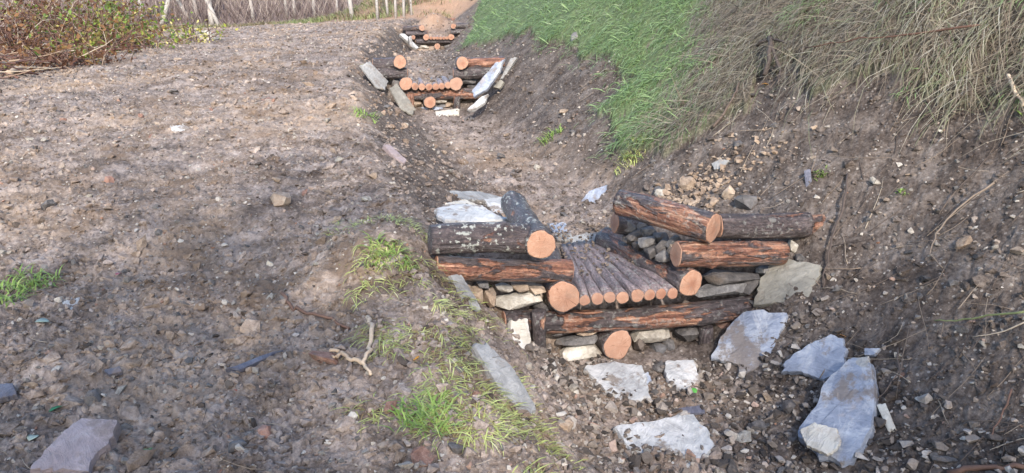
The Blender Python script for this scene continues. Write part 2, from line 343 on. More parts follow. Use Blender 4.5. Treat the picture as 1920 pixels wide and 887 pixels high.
# ------------------------------------------------------------------ ground sheet
def build_ground():
    r = [np.arange(-30, 0, 1.5), np.arange(0, 1.9, .05)]
    y = 1.9; near = []
    while y < 46: near.append(y); y += max(.0105, .0060 * y)
    far = np.geomspace(46, 900, 60); Y = np.concatenate([r[0], r[1], near, far])
    ti = np.linspace(-.76, .80, 860); to = np.geomspace(.80, 9, 40)[1:]
    tau = np.concatenate([-to[::-1] + .04, ti, to])
    YY, TT = np.meshgrid(Y, tau, indexing='ij'); XX = TT * (np.maximum(YY, .6) * .97 + .55)
    tf = turf_at(XX, YY).astype(float)
    zz = Hbase(XX, YY) + disp(XX, YY) * (1 - .0 * tf) + .07 * tf
    d = XX - XC(YY)
    bank = np.clip(sstep(-.1, .65, d - .4 * sstep(5.4, 6.2, YY) * (1 - sstep(9.5, 10.5, YY)) + .18 * pn(XX * 1.7, YY * 1.7, 41)) * (1 - .25 * sstep(9, 22, YY)) + .95 * sstep(-.05, .25, d - (XS(YY) - XC(YY)) + .2 * pn(XX * 2, YY * 2, 45)) * (1 - sstep(-.5, -.1, d)) * sstep(4.6, 5.4, YY), 0, 1)  # left slope dark from damp and painted shade; floor strip kept pale as sunlit
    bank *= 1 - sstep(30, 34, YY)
    litter = np.maximum(sstep(29, 34, YY + 2.5 * pn(XX * .3, YY * .3, 44) + .25 * (XX + 4)), sstep(41, 45, YY)) * .95
    litter = np.maximum(litter, .8 * np.exp(-(((XX + 2.35) / .6) ** 2 + ((YY - 23.4) / .9) ** 2)))
    thatch = tf * isdry(XX, YY)
    nY, nX = XX.shape; V = np.stack([XX, YY, zz], -1).reshape(-1, 3)
    i = (np.arange(nY - 1)[:, None] * nX + np.arange(nX - 1)[None]).ravel()
    Q = np.stack([i, i + 1, i + 1 + nX, i + nX], 1)
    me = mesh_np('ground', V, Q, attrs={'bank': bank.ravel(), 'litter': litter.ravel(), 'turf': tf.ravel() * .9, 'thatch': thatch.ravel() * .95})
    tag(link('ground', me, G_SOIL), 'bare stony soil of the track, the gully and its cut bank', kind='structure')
build_ground()

# ------------------------------------------------------------------ scatter of stones and clods
def fan(n, y0, y1, t0=-.72, t1=.74, p=1.0):
    y = y0 * (y1 / y0) ** RNG.uniform(0, 1, n); x = RNG.uniform(t0, t1, n) * (y * .97 + .55); return x, y
PROTO = [np.array(rockpts(11, RNG, 1, RNG.uniform(.6, 1), RNG.uniform(.45, .8), .35)) for _ in range(14)]
PM = [hull(p) for p in PROTO]
PV = []
for me in PM:
    v = np.empty(len(me.vertices) * 3, np.float32); me.vertices.foreach_get('co', v)
    t = np.array([tuple(p.vertices) for p in me.polygons]); PV.append((v.reshape(-1, 3), t))
def rubble(name, x, y, size, mat, rnd, sink=.25, smooth=False, bank=0.0):
    z = ground(x, y); Vs, Ts, Rs, n = [], [], [], 0
    kind = RNG.integers(0, len(PV), len(x))
    for k in range(len(PV)):
        id_ = np.where(kind == k)[0]
        if not len(id_): continue
        v, t = PV[k]; a = RNG.uniform(0, 6.28, len(id_)); c, s = np.cos(a), np.sin(a); S = size[id_]
        b = RNG.uniform(-.6, .6, len(id_)); cb, sb = np.cos(b), np.sin(b)
        X = v[None, :, 0] * S[:, None]; Yv = v[None, :, 1] * S[:, None]; Z = v[None, :, 2] * S[:, None]
        Z, X = Z * cb[:, None] + X * sb[:, None], X * cb[:, None] - Z * sb[:, None]
        V = np.stack([X * c[:, None] - Yv * s[:, None] + x[id_][:, None], X * s[:, None] + Yv * c[:, None] + y[id_][:, None],
                      Z + (z[id_] + S * (.3 - sink))[:, None]], -1)
        Vs.append(V.reshape(-1, 3)); m = len(v)
        Ts.append((t[None] + (n + np.arange(len(id_)) * m)[:, None, None]).reshape(-1, 3)); Rs.append(np.repeat(rnd[id_], m)); n += len(id_) * m
    return link(name, mesh_np(name, np.concatenate(Vs), np.concatenate(Ts), smooth=smooth, attrs={'rnd': np.concatenate(Rs), 'bank': np.full(n, bank)}), mat)
SOILC = [(0, (.055, .042, .034)), (.3, (.14, .108, .086)), (.7, (.28, .222, .178)), (1, (.40, .325, .265))]
GRAVC = [(0, (.10, .09, .085)), (.3, (.22, .195, .17)), (.6, (.36, .31, .26)), (.85, (.50, .45, .39)), (1, (.28, .15, .10))]
BANKC = [(0, (.03, .025, .023)), (.4, (.085, .069, .062)), (.8, (.165, .137, .122)), (1, (.27, .23, .205))]
BEDC = [(0, (.05, .042, .037)), (.35, (.13, .105, .088)), (.65, (.25, .205, .17)), (.85, (.38, .33, .285)), (.95, (.50, .46, .41)), (1, (.30, .17, .12))]
M_BED = mat_rubble('bed_rubble', BEDC); M_CLOD = mat_rubble('dry_clods', SOILC); M_GRAV = mat_rubble('gravel_stones', GRAVC); M_BCLOD = mat_rubble('dark_clods', BANKC)
def indam(x, y): return (np.abs(x - XC(y)) < .85) & (y > 4.3) & (y < 5.7)
def sizes(n, y, med, cap): return np.minimum(np.where(RNG.uniform(0, 1, n) < .82, RNG.lognormal(math.log(med), .4, n), RNG.lognormal(math.log(med * 2.1), .35, n)) * (1 + .035 * y + .004 * y * y), cap)
x, y = fan(42000, 1.9, 30); d = x - XC(y); k = (d < .1) & ~indam(x, y) & (pn(x * .7, y * .7, 92) + RNG.uniform(-.6, .6, len(x)) > -.25); x, y = x[k], y[k]
tag(rubble('soil_clods', x, y, sizes(len(x), y, .020, .13), G_SOIL, RNG.uniform(0, 1, len(x)), .22), 'dry crumbled clods strewn over the track', 'soil', kind='stuff')
x, y = fan(30000, 1.9, 26); d = x - XC(y); k = (d > .0) & ~turf_at(x, y) & ~indam(x, y); x, y = x[k], y[k]
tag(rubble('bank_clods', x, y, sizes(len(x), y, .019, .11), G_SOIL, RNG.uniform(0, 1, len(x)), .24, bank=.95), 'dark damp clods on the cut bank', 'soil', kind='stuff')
x, y = fan(9000, 1.9, 26); k = ~turf_at(x, y) & ~indam(x, y); x, y = x[k], y[k]
tag(rubble('mixed_crumbs', x, y, sizes(len(x), y, .016, .08), M_CLOD, RNG.uniform(0, 1, len(x)), .2), 'small crumbs of lighter and darker earth', 'soil', kind='stuff')
x, y = fan(19000, 1.9, 30); d = x - XC(y); k = ~turf_at(x, y) & ~indam(x, y); x, y = x[k], y[k]
tag(rubble('gravel', x, y, sizes(len(x), y, .0125, .06), M_GRAV, RNG.uniform(0, 1, len(x)), .12), 'fine pale gravel mixed through the soil', 'gravel', kind='stuff')
x = RNG.uniform(-.75, 1.1, 4200); y = RNG.uniform(2.3, 4.35, 4200); x = x + XC(y); k = RNG.uniform(0, 1, 4200)
tag(rubble('bed_rubble', x, y, sizes(4200, y, .021, .09), M_BED, k, .05), 'mixed rubble and lumps of mud in the bed below the dam', 'rubble', kind='stuff')
x, y = fan(1500, 1.9, 14, -.7, .1); k = (x < XC(y) - .2) & ~indam(x, y) & (pn(x * .8, y * .8, 91) > 0); x, y = x[k], y[k]
tag(rubble('earth_lumps', x, y, np.minimum(RNG.lognormal(math.log(.055), .35, len(x)) * (1 + .04 * y), .16), G_SOIL, RNG.uniform(0, 1, len(x)), .34), 'larger lumps of earth turned up on the track', 'soil', kind='stuff')
x = RNG.uniform(-.42, .5, 1500); y = RNG.uniform(4.5, 5.7, 1500); x = x + XC(y)
tag(rubble('spillway_debris', x, y, sizes(1500, y, .011, .035), M_CLOD, RNG.uniform(0, .8, 1500), -1.7), 'crumbs of earth fallen between the poles of the spillway', 'soil', kind='stuff')
# the stones that show singly
def loose_stones(n, sel, mats, size, label, group, y0=2.0, y1=14):
    c = 0
    while c < n:
        x, y = fan(1, y0, y1); x0, y0_ = float(x[0]), float(y[0]); d = x0 - float(XC(y0_))
        if not sel(x0, y0_, d) or indam(x, y)[0] or turf_at(x, y)[0]: continue
        k = random.randrange(len(PM)); mt = random.choice(mats); me = LOOSE.get((k, mt))
        if me is None:
            me = PM[k].copy(); me.name = 'stone'; me.materials.append(ST[mt]); LOOSE[(k, mt)] = me
        s = size * random.lognormvariate(0, .35) * (1 + .06 * y0_)
        o = link('stone', me, None); o.scale = (s, s * random.uniform(.7, 1.1), s * random.uniform(.6, 1))
        o.location = (x0, y0_, float(ground(x0, y0_)) + s * .12); o.rotation_euler = (random.uniform(-.5, .5), random.uniform(-.5, .5), random.uniform(0, 6.28))
        tag(o, label.replace('small', 'small ' + {'pale': 'pale', 'tan': 'tan', 'grey': 'grey', 'red': 'reddish', 'dark': 'dark'}[mt]) + (' near the viewpoint' if y0_ < 3.6 else ' abreast of the near dam' if y0_ < 6 else ' farther up the gully'), 'stone', group); c += 1
LOOSE = {}
loose_stones(85, lambda x, y, d: d < -1.2, ['pale', 'tan', 'tan', 'grey', 'red'], .062, 'small loose stone lying on the bare track', 'loose stones on the track')
loose_stones(60, lambda x, y, d: -.9 < d < .6, ['pale', 'tan', 'grey', 'pale', 'dark'], .066, 'small broken stone in the bed of the gully', 'broken stones in the gully bed', 2.6, 13)
loose_stones(95, lambda x, y, d: d > .75, ['pale', 'grey', 'grey', 'tan', 'dark'], .05, 'small stone sticking out of the dark bank', 'stones in the cut bank', 2.2, 10)

# ------------------------------------------------------------------ log dams
def vec(p): return Vector([float(c) for c in p])
def log(parent, p0, p1, r0, r1, bark, name='log', ends=(True, True), label=None, bumpy=.085, sides=28, seg=30, cname='cut_end'):
    p0, p1 = vec(p0), vec(p1); ax = p1 - p0; L = ax.length; mid = (p0 + p1) / 2
    th = np.arange(sides) * 2 * math.pi / sides; sd = random.randrange(999); V = []
    lobes = 1 + .035 * np.cos(2 * th + random.uniform(0, 6)) + .025 * np.cos(3 * th + random.uniform(0, 6))
    bow = random.uniform(-.022, .022) * L; knots = [(random.random(), random.uniform(0, 6.28), random.uniform(.12, .3)) for _ in range(int(L * 3) + 1)]
    for i in range(seg + 1):
        t = i / seg; r = (r0 + (r1 - r0) * t) * lobes * (1 + bumpy * pn(np.cos(th) * 1.6 + t * L * 5, np.sin(th) * 1.6 + sd, sd) + bumpy * .6 * pn(th * 3, np.full(sides, t * L * 9), sd + 1) * np.sin(th / 2))
        V += [((t - .5) * L, a, b + bow * (1 - (2 * t - 1) ** 2)) for a, b in zip(r * np.cos(th), r * np.sin(th))]
    V = np.array(V); T = []
    for kt, ka, kh in knots:
        tv = np.repeat(np.arange(seg + 1) / seg, sides); av = np.tile(th, seg + 1)
        g = kh * np.exp(-(((tv - .1 - .8 * kt) * L / (r0 * .35)) ** 2 + (np.angle(np.exp(1j * (av - ka))) / .35) ** 2)); V[:, 1] *= 1 + g; V[:, 2] *= 1 + g
    for i in range(seg):
        for j in range(sides):
            a = i * sides + j; b = i * sides + (j + 1) % sides; T.append((a, b, b + sides, a + sides))
    me = mesh_np(name, V, T)
    bm = bmesh.new(); bm.from_mesh(me); bm.verts.ensure_lookup_table()
    bm.faces.new([bm.verts[j] for j in range(sides)]); bm.faces.new([bm.verts[seg * sides + j] for j in range(sides)][::-1])
    bmesh.ops.recalc_face_normals(bm, faces=bm.faces); bm.to_mesh(me); bm.free()
    o = link(name, me, BARK[bark], parent); o.location = mid - parent.location
    o.rotation_mode = 'QUATERNION'; o.rotation_quaternion = ax.to_track_quat('X', 'Z')
    if label: o['label'] = label
    for e, flag in enumerate(ends):
        if not flag: continue
        ring = V[0:sides] if e == 0 else V[seg * sides:]
        sgn = -1 if e == 0 else 1; bm = bmesh.new(); rows = []
        cx, cy = ring[:, 1].mean(), ring[:, 2].mean()
        for kf, off in ((.95, -.004), (.945, .003), (.9, .005), (.5, .006)):
            rows.append([bm.verts.new((sgn * off, (q[1] - cx) * kf, (q[2] - cy) * kf)) for q in ring])
        cv = bm.verts.new((sgn * .006, 0, 0))
        for a, b in zip(rows, rows[1:]):
            for j in range(sides): bm.faces.new((a[j], a[(j + 1) % sides], b[(j + 1) % sides], b[j]))
        for j in range(sides): bm.faces.new((rows[-1][j], rows[-1][(j + 1) % sides], cv))
        bmesh.ops.recalc_face_normals(bm, faces=bm.faces)
        if sum((f.normal.x * f.calc_area() for f in bm.faces)) * sgn < 0: bmesh.ops.reverse_faces(bm, faces=bm.faces)
        ce = bpy.data.meshes.new(cname); bm.to_mesh(ce); bm.free()
        c = link(cname, ce, CUT, o); c.location = (sgn * L / 2, cx, cy)
    return o
class Dam:
    def __init__(s, x0, y0, k, label, group='log check dams in the gully'):
        s.x0, s.y0, s.k = x0, y0, k; s.rot = math.atan(k)
        s.e = empty('log_check_dam', (x0, y0, float(Hbase(x0, y0 - .15))), label, 'check dam', group)
    def at(s, px, py, off=0):
        d = ray(px, py); t = (s.y0 + off - s.k * s.x0) / (d[1] - s.k * d[0]); return CAM + t * d
    def across(s, a, b, da, db, bark, off=0, off2=None, **kw):
        p, q = s.at(*a, off), s.at(*b, off if off2 is None else off2)
        return log(s.e, p, q, da * depth(p) / F / 2, db * depth(q) / F / 2, bark, **kw)
    def back(s, a, da, to, bark, off=-.1, dz=0.0, db=None, **kw):
        """a log that runs upstream from its cut end; to = pixel of its far end, or a world direction"""
        p = s.at(*a, off); r = da * depth(p) / F / 2
        if len(to) == 2:
            d = ray(*to); t = (p[2] + dz - CAM[2]) / d[2]; q = CAM + t * d
        else: q = p + np.array(to)
        r1 = r * (.74 if kw.get('name') == 'pole' else .92) if db is None else db * depth(q) / F / 2
        kw.setdefault('ends', (True, False)); return log(s.e, p, q, r, r1, bark, **kw)
    def post(s, a, b, dpx, bark, off=-.14):
        p, q = s.at(*a, off), s.at(*b, off); q = q.copy(); q[0] = p[0] + (q[0] - p[0]); q[2] -= .12
        return log(s.e, p, q, dpx * depth(p) / F / 2, dpx * depth(q) / F / 2 * .95, bark, name='post', ends=(False, False), sides=14, seg=6)
    def stone(s, px, py, wp, hp, kind, off=0.02, dep=.16, label=None, box=.72, tilt=0):
        p = s.at(px, py, off); k = depth(p) / F
        me = hull(rockpts(26, RNG, wp * k * 1.08, dep, hp * k * 1.08, box)); o = link('stone', me, ST[kind], s.e)
        o.location = Vector([float(c) for c in p]) - s.e.location; o.rotation_euler = (random.uniform(-.05, .05), tilt + random.uniform(-.04, .04), s.rot)
        if label: o['label'] = label
        return o

D1 = Dam(.72, 4.43, .27, 'nearest and largest log dam with a pole-floored spillway and stone-packed wings')
# near dam: left wing
D1.across((806, 451), (992, 449), 54, 56, 'lichen', off=.0, label='dark log with pale lichen flecks', ends=(False, True))
D1.back((1014, 459), 59, (962, 380), 'lichen', off=-.12, dz=.06)
D1.across((818, 500), (1068, 508), 42, 44, 'red', off=-.02, label='stripped red-brown log with a split end')
D1.back((1057, 556), 62, (1010, 440), 'dark', off=-.10)
for a in [(966, 562, 108, 32, 'pale'), (918, 556, 24, 40, 'tan'), (893, 553, 22, 36, 'tan'), (975, 537, 36, 13, 'tan'), (1003, 541, 38, 16, 'tan'), (945, 538, 34, 12, 'pale'), (1012, 575, 26, 20, 'dark'), (878, 540, 20, 18, 'tan'), (905, 532, 26, 14, 'grey')]:
    D1.stone(*a, off=.03)
# spillway floor of poles
ends = [(1096, 563, 22), (1120, 560, 25), (1143, 557, 24), (1167, 558, 25), (1195, 554, 27), (1218, 553, 23), (1239, 551, 22), (1261, 550, 23)]
for i, (px, py, dm) in enumerate(ends):
    t = i / (len(ends) - 1); log_to = (1056 + 74 * t, 463 - 9 * t)
    D1.back((px, py), dm, log_to, 'pole', off=-.13, dz=-.01, name='pole', sides=14, seg=8, bumpy=.09)
# sill, its prop and posts
D1.across((945, 603), (1412, 575), 40, 44, 'half', off=0.0, label='long half-peeled sill log', seg=22)
D1.back((1158, 647), 60, (-.2, .5, .0), 'dark', off=-.055, ends=(True, False))
D1.post((1010, 583), (1013, 660), 27, 'dark', off=-.10); D1.post((1323, 612), (1324, 655), 27, 'dark', off=-.03)
for a in [(1080, 636, 88, 18, 'grey'), (1083, 660, 92, 34, 'pale'), (1122, 679, 44, 12, 'grey'), (1222, 625, 84, 34, 'pale'), (1290, 624, 56, 32, 'dark'), (1276, 658, 56, 26, 'pale'), (1230, 656, 34, 30, 'grey'), (1207, 664, 22, 18, 'tan'), (1302, 664, 20, 22, 'tan'), (1362, 606, 46, 26, 'red'), (1196, 640, 22, 34, 'dark'), (1345, 640, 26, 44, 'tan'), (1255, 645, 22, 16, 'grey'), (1100, 618, 60, 12, 'tan'), (1040, 618, 30, 14, 'dark')]:
    D1.stone(*a, off=.04)
# right wing
D1.back((1295, 531), 53, (1134, 446), 'half', off=-.10, dz=.02, label='notched side log of the spillway')
D1.across((1268, 477), (1468, 474), 48, 44, 'peeled', off=-.05, label='peeled orange log with its sawn end turned to the spillway')
D1.back((1337, 428), 60, (1163, 378), 'half', off=-.12, dz=.06, label='long top log with half-peeled bark')
D1.across((1345, 425), (1512, 422), 46, 46, 'dark', off=.03)
D1.across((1500, 424), (1552, 414), 36, 26, 'red', off=.03, off2=.08, label='splintered red log stump', bumpy=.2)
D1.across((1153, 418), (1215, 424), 38, 38, 'dark', off=.62, off2=.62)
for a in [(1370, 518, 120, 26, 'dark'), (1352, 541, 130, 26, 'grey'), (1402, 532, 40, 40, 'dark'), (1440, 510, 40, 24, 'grey')]:
    D1.stone(*a, off=.03)
for px, py, wp, hp, kd, off in [(1180, 425, 28, 26, 'grey', .58), (1203, 428, 22, 22, 'grey', .55), (1216, 437, 30, 24, 'grey', .45), (1238, 446, 30, 22, 'grey', .36), (1193, 442, 34, 15, 'dark', .48),
                            (1215, 456, 34, 22, 'grey', .32), (1241, 464, 30, 26, 'dark', .22), (1262, 455, 30, 20, 'grey', .16), (1222, 470, 26, 18, 'dark', .26), (1244, 482, 30, 18, 'grey', .14), (1200, 460, 26, 18, 'dark', .42), (1180, 450, 26, 14, 'dark', .55), (1265, 468, 26, 16, 'tan', .1)]:
    D1.stone(px, py, wp * 1.15, hp * 1.2, kd, off=off, dep=.11, box=.72, tilt=random.uniform(-.5, .5))

D2 = Dam(-1.15, 11.0, .10, 'second log dam up the gully with six small pole ends in its notch')
D2.across((700, 120), (742, 119), 21, 22, 'dark', off=.05); D2.back((750, 116), 25, (-.05, .4, -.02), 'dark', off=-.12)
D2.across((708, 138), (764, 137), 20, 20, 'dark', off=.0, label='dull brown lower wing log'); D2.back((761, 157), 25, (-.08, .4, -.03), 'dark', off=-.12)
for px, py, dm in [(778, 162, 14), (791, 163, 13.5), (804, 163, 13.5), (817, 162.5, 13), (828, 161.5, 12.5), (840, 160, 13.5)]:
    D2.back((px, py), dm, (-.15, .9, .02), 'pole', off=-.13, name='pole', sides=12, seg=4)
D2.back((855, 157), 25, (-.08, .4, -.03), 'dark', off=-.12)
D2.across((748, 181), (895, 176), 20, 20, 'half', off=0); D2.back((806, 192), 23, (-.1, .5, 0), 'dark', off=-.12)
D2.post((769, 176), (770, 200), 14, 'half'); D2.post((857, 181), (857, 199), 13, 'half')
D2.back((867, 118), 24, (-.05, .4, -.02), 'dark', off=-.12); D2.across((872, 119), (945, 116), 21, 19, 'red', off=.03, label='upper wing log with bright peeled top')
D2.across((850, 139), (928, 138), 23, 22, 'dark', off=.0)
for a in [(742, 158, 16, 20, 'grey'), (735, 145, 20, 8, 'tan'), (783, 194, 20, 12, 'tan'), (828, 190, 26, 10, 'pale'), (840, 196, 22, 9, 'tan'), (880, 153, 34, 8, 'grey'), (890, 163, 30, 12, 'dark'), (828, 199, 22, 8, 'grey'), (786, 203, 22, 7, 'dark'), (846, 148, 10, 12, 'grey')]:
    D2.stone(*a, off=.05, dep=.2)
D3 = Dam(-2.25, 22.0, .0, 'third log dam, small and far up the gully below the tan soil heap')
D3.across((755, 54), (786, 53), 9, 10, 'dark', off=.05); D3.back((791, 52.5), 11, (-.05, .4, -.02), 'dark', off=-.12)
D3.across((762, 63), (802, 62), 9, 9, 'dark'); D3.back((799, 70), 11.5, (-.08, .4, -.03), 'dark', off=-.12); D3.back((775, 70), 8, (-.08, .4, -.03), 'dark', off=-.1)
for px in (808, 814, 820, 826, 832, 838): D3.back((px, 71.5), 6.4, (-.1, .8, .02), 'pole', off=-.13, name='pole', sides=10, seg=3)
D3.back((846, 69.5), 11.5, (-.08, .4, -.03), 'dark', off=-.12); D3.across((780, 78), (868, 77), 9, 9, 'dark'); D3.back((820, 87), 11.5, (0, .5, 0), 'dark', off=-.12)
D3.back((850, 49), 10, (-.05, .4, -.02), 'dark', off=-.12); D3.across((855, 48), (892, 48), 10, 10, 'dark'); D3.across((845, 60), (880, 59), 10, 10, 'dark')
for a in [(795, 88, 22, 7, 'pale'), (842, 87, 20, 8, 'grey'), (870, 68, 26, 9, 'grey'), (783, 84, 20, 6, 'dark'), (866, 84, 22, 7, 'grey')]: D3.stone(*a, off=.06, dep=.2)
D4 = Dam(-2.0, 30.0, .0, 'farthest log pile at the head of the gully beside the green slope')
D4.across((858, 41), (894, 38), 7, 7, 'dark'); D4.back((846, 42), 7, (-.08, .4, -.03), 'dark'); D4.across((870, 34), (894, 33), 6, 6, 'dark'); D4.across((835, 38), (858, 37), 6, 6, 'peeled', off=-.1)

# ------------------------------------------------------------------ slabs and big stones
def slab(pix, kind, label, th=.05, face=.35, nrm=None, lift=.12, at=None, Y=None, name='slate_slab', mats=SL, cat='slab', rough=.005, group=None):
    pix = np.array(pix, float); c = pix.mean(0); C = vec(hit(*c)) if at is None else vec(at)
    if Y: r_ = ray(*c); C = vec(CAM + r_ * Y / r_[1])
    rc = vec(ray(*c)).normalized(); n = (vec(nrm) if nrm else normal(C.x, C.y) - rc * face).normalized()
    C = C + n * th * lift; pts = []
    for p in pix:
        r = vec(ray(*p)); t = (C - vec(CAM)).dot(n) / r.dot(n); q = vec(CAM) + r * t
        if (q - C).length > 2.5 or t < 0: q = C + (q - C).normalized() * 1.0
        pts.append(q)
    ctr = sum(pts, Vector()) / len(pts); u = (pts[0] - ctr).normalized(); v = n.cross(u)
    P2 = np.array([((p - ctr).dot(u), (p - ctr).dot(v)) for p in pts])
    # resample the outline and roughen it
    m = 44; seg = np.roll(P2, -1, 0) - P2; ln = np.linalg.norm(seg, axis=1); cum = np.concatenate([[0], np.cumsum(ln)])
    out = []
    for tpos in np.linspace(0, cum[-1], m, endpoint=False):
        i = min(int(np.searchsorted(cum, tpos, 'right')) - 1, len(P2) - 1); out.append(P2[i] + seg[i] * ((tpos - cum[i]) / max(ln[i], 1e-6)))
    out = np.array(out); size = math.sqrt(abs(np.sum(out[:, 0] * np.roll(out[:, 1], -1) - np.roll(out[:, 0], -1) * out[:, 1])) / 2)
    out *= 1 + .035 * RNG.normal(size=(m, 1)) * min(1, .25 / max(size, .1) + .5)
    ker = np.hanning(13); ker /= ker.sum(); sm = np.stack([np.convolve(np.concatenate([out[-6:, c_], out[:, c_], out[:6, c_]]), ker, 'valid') for c_ in (0, 1)], -1)
    rows = []; sd = random.randrange(500)
    for kf, z in ((.90, -th / 2), (.99, -th * .3), (1.0, th * .22), (.965, th * .5), (.86, th * .52), (.6, th * .56), (.3, th * .58)):
        bl = min(1, max(0, (.97 - kf) / .2)); q = (out * (1 - bl) + sm * bl) * kf; zz = z + (rough * pn(q[:, 0] * 7, q[:, 1] * 7, sd) + rough * .8 * np.round(1.6 * pn(q[:, 0] * 3, q[:, 1] * 3, sd + 1)) if z > 0 else 0)
        rows.append(np.column_stack([q, np.broadcast_to(zz, (m,))]))
    V = np.concatenate(rows + [np.array([[0, 0, th * .58], [0, 0, -th / 2]])]); T = []; R = len(rows)
    for i in range(R - 1):
        for j in range(m):
            a, b = i * m + j, i * m + (j + 1) % m; T += [(a, b, b + m), (a, b + m, a + m)]
    for j in range(m): T += [((R - 1) * m + j, (R - 1) * m + (j + 1) % m, R * m), (j, R * m + 1, (j + 1) % m)]
    me = mesh_np(name, V, T, smooth=False)
    bm = bmesh.new(); bm.from_mesh(me); bmesh.ops.recalc_face_normals(bm, faces=bm.faces); bm.to_mesh(me); bm.free()
    o = link(name, me, mats[kind]); o.matrix_world = Matrix.Translation(ctr) @ Matrix((u, v, n)).transposed().to_4x4()
    return tag(o, label, cat, group)
def rock(px, py, wp, hp, kind, label, cat='stone', name='stone', n=22, box=.4):
    h = hit(px, py); k = depth(h) / F; me = hull(rockpts(n, RNG, wp * k, wp * k * random.uniform(.7, .95), hp * k * 1.25, box), name)
    o = link(name, me, ST[kind]); o.location = (h[0], h[1], float(ground(h[0], h[1])) + hp * k * .2); o.rotation_euler = (random.uniform(-.2, .2), random.uniform(-.2, .2), random.uniform(0, 6)); tag(o, label, cat)
# right abutment and bed of the near dam
slab([(1457, 482), (1500, 492), (1545, 498), (1535, 530), (1518, 568), (1465, 572), (1412, 576), (1425, 530)], 'olive', 'large grey-brown slab leaning on the bank under the peeled log', .06, .5)
slab([(1402, 582), (1445, 586), (1480, 590), (1462, 640), (1440, 688), (1412, 700), (1382, 718), (1392, 690), (1332, 676), (1360, 625)], 'blue', 'big blue-grey slab with white streaks below the grey-brown slab', .06, .5)
slab([(1560, 628), (1582, 640), (1590, 662), (1584, 700), (1545, 718), (1505, 700), (1465, 702), (1475, 680), (1520, 648)], 'blue', 'ragged blue slab half buried in soil to the right of the spillway foot', .05, .45)
slab([(1622, 655), (1652, 655), (1640, 668), (1622, 668)], 'blue', 'small blue chip above the long stone block', .03, .4)
slab([(1584, 694), (1612, 676), (1642, 690), (1646, 740), (1646, 800), (1620, 850), (1592, 884), (1545, 862), (1495, 828), (1512, 800), (1540, 765), (1544, 735), (1560, 712)], 'blue', 'long thick layered block at the lower right of the gully', .11, .30, lift=.2)
slab([(1500, 806), (1530, 796), (1572, 806), (1578, 835), (1555, 856), (1512, 838)], 'cream', 'yellow-grey flake on the near end of the layered block', .03, .30, lift=3.0)
slab([(1592, 676), (1630, 672), (1636, 700), (1600, 712)], 'grey', 'grey cap stone on the upper end of the layered block', .04, .30, lift=2.0)
slab([(1645, 762), (1662, 760), (1682, 808), (1668, 815)], 'cream', 'white bone-like stone beside the layered block', .05, .5)
slab([(1092, 692), (1150, 684), (1204, 690), (1222, 752), (1165, 762), (1125, 730)], 'white', 'pale slab in the bed below the round prop log', .05, .15)
slab([(1245, 682), (1300, 680), (1314, 720), (1275, 738), (1248, 715)], 'white', 'blotched white stone in the bed below the spotted stone', .05, .15)
slab([(1145, 806), (1220, 795), (1305, 782), (1345, 846), (1292, 884), (1235, 870), (1178, 850)], 'white', 'broad white slab in the foreground of the gully bed', .05, .12)
slab([(1270, 768), (1315, 762), (1322, 775), (1275, 780)], 'purple', 'thin purple slate sliver above the broad white slab', .02, .2)
slab([(1185, 655 + 60), (1215, 700), (1222, 715), (1200, 735)], 'blue', 'small blue slate beside the pale bed slab', .03, .25)
for a in [(1240, 600 + 90, 34, 22, 'grey', 'grey cobble at the foot of the prop log'), (1060, 800, 40, 26, 'tan', 'tan lump of earth-stained stone at the left of the gully bed'), (1420, 800, 44, 30, 'dark', 'dark wet stone left of the layered block'), (1480, 765, 40, 24, 'dark', 'dark cobble below the ragged blue slab'),
          (1400, 375, 52, 34, 'grey', 'grey boulder among tan rubble above the long top log'), (1290, 352, 40, 24, 'tan', 'tan rock on the fill behind the long top log'), (1365, 362, 30, 30, 'tan', 'split tan rock beside the grey boulder'), (1240, 372, 30, 18, 'pale', 'pale rock near the upper end of the long top log'), (1485, 472, 26, 24, 'pale', 'pale cobble resting above the grey-brown slab'), (1500, 490, 24, 18, 'grey', 'grey cobble resting on the grey-brown slab edge'),
          (700, 330, 22, 14, 'tan', 'tan cobble on the gully shoulder above the left wing'), (990, 690, 18, 14, 'pale', 'white pebble at the foot of the cream slab'), (205, 335, 24, 18, 'red', 'pink cobble in the left of the track'), (505, 490, 18, 18, 'pale', 'white pebble in the mid track')]:
    rock(*a)
h_ = hit(1300, 362); x = h_[0] + RNG.normal(0, .28, 420); y = h_[1] + RNG.normal(0, .16, 420)
tag(rubble('tan_rubble', x, y, np.minimum(RNG.lognormal(math.log(.034), .5, 420), .10), ST['tan'], RNG.uniform(0, 1, 420), .1), 'tan rubble tipped behind the long top log', 'rubble', kind='stuff')
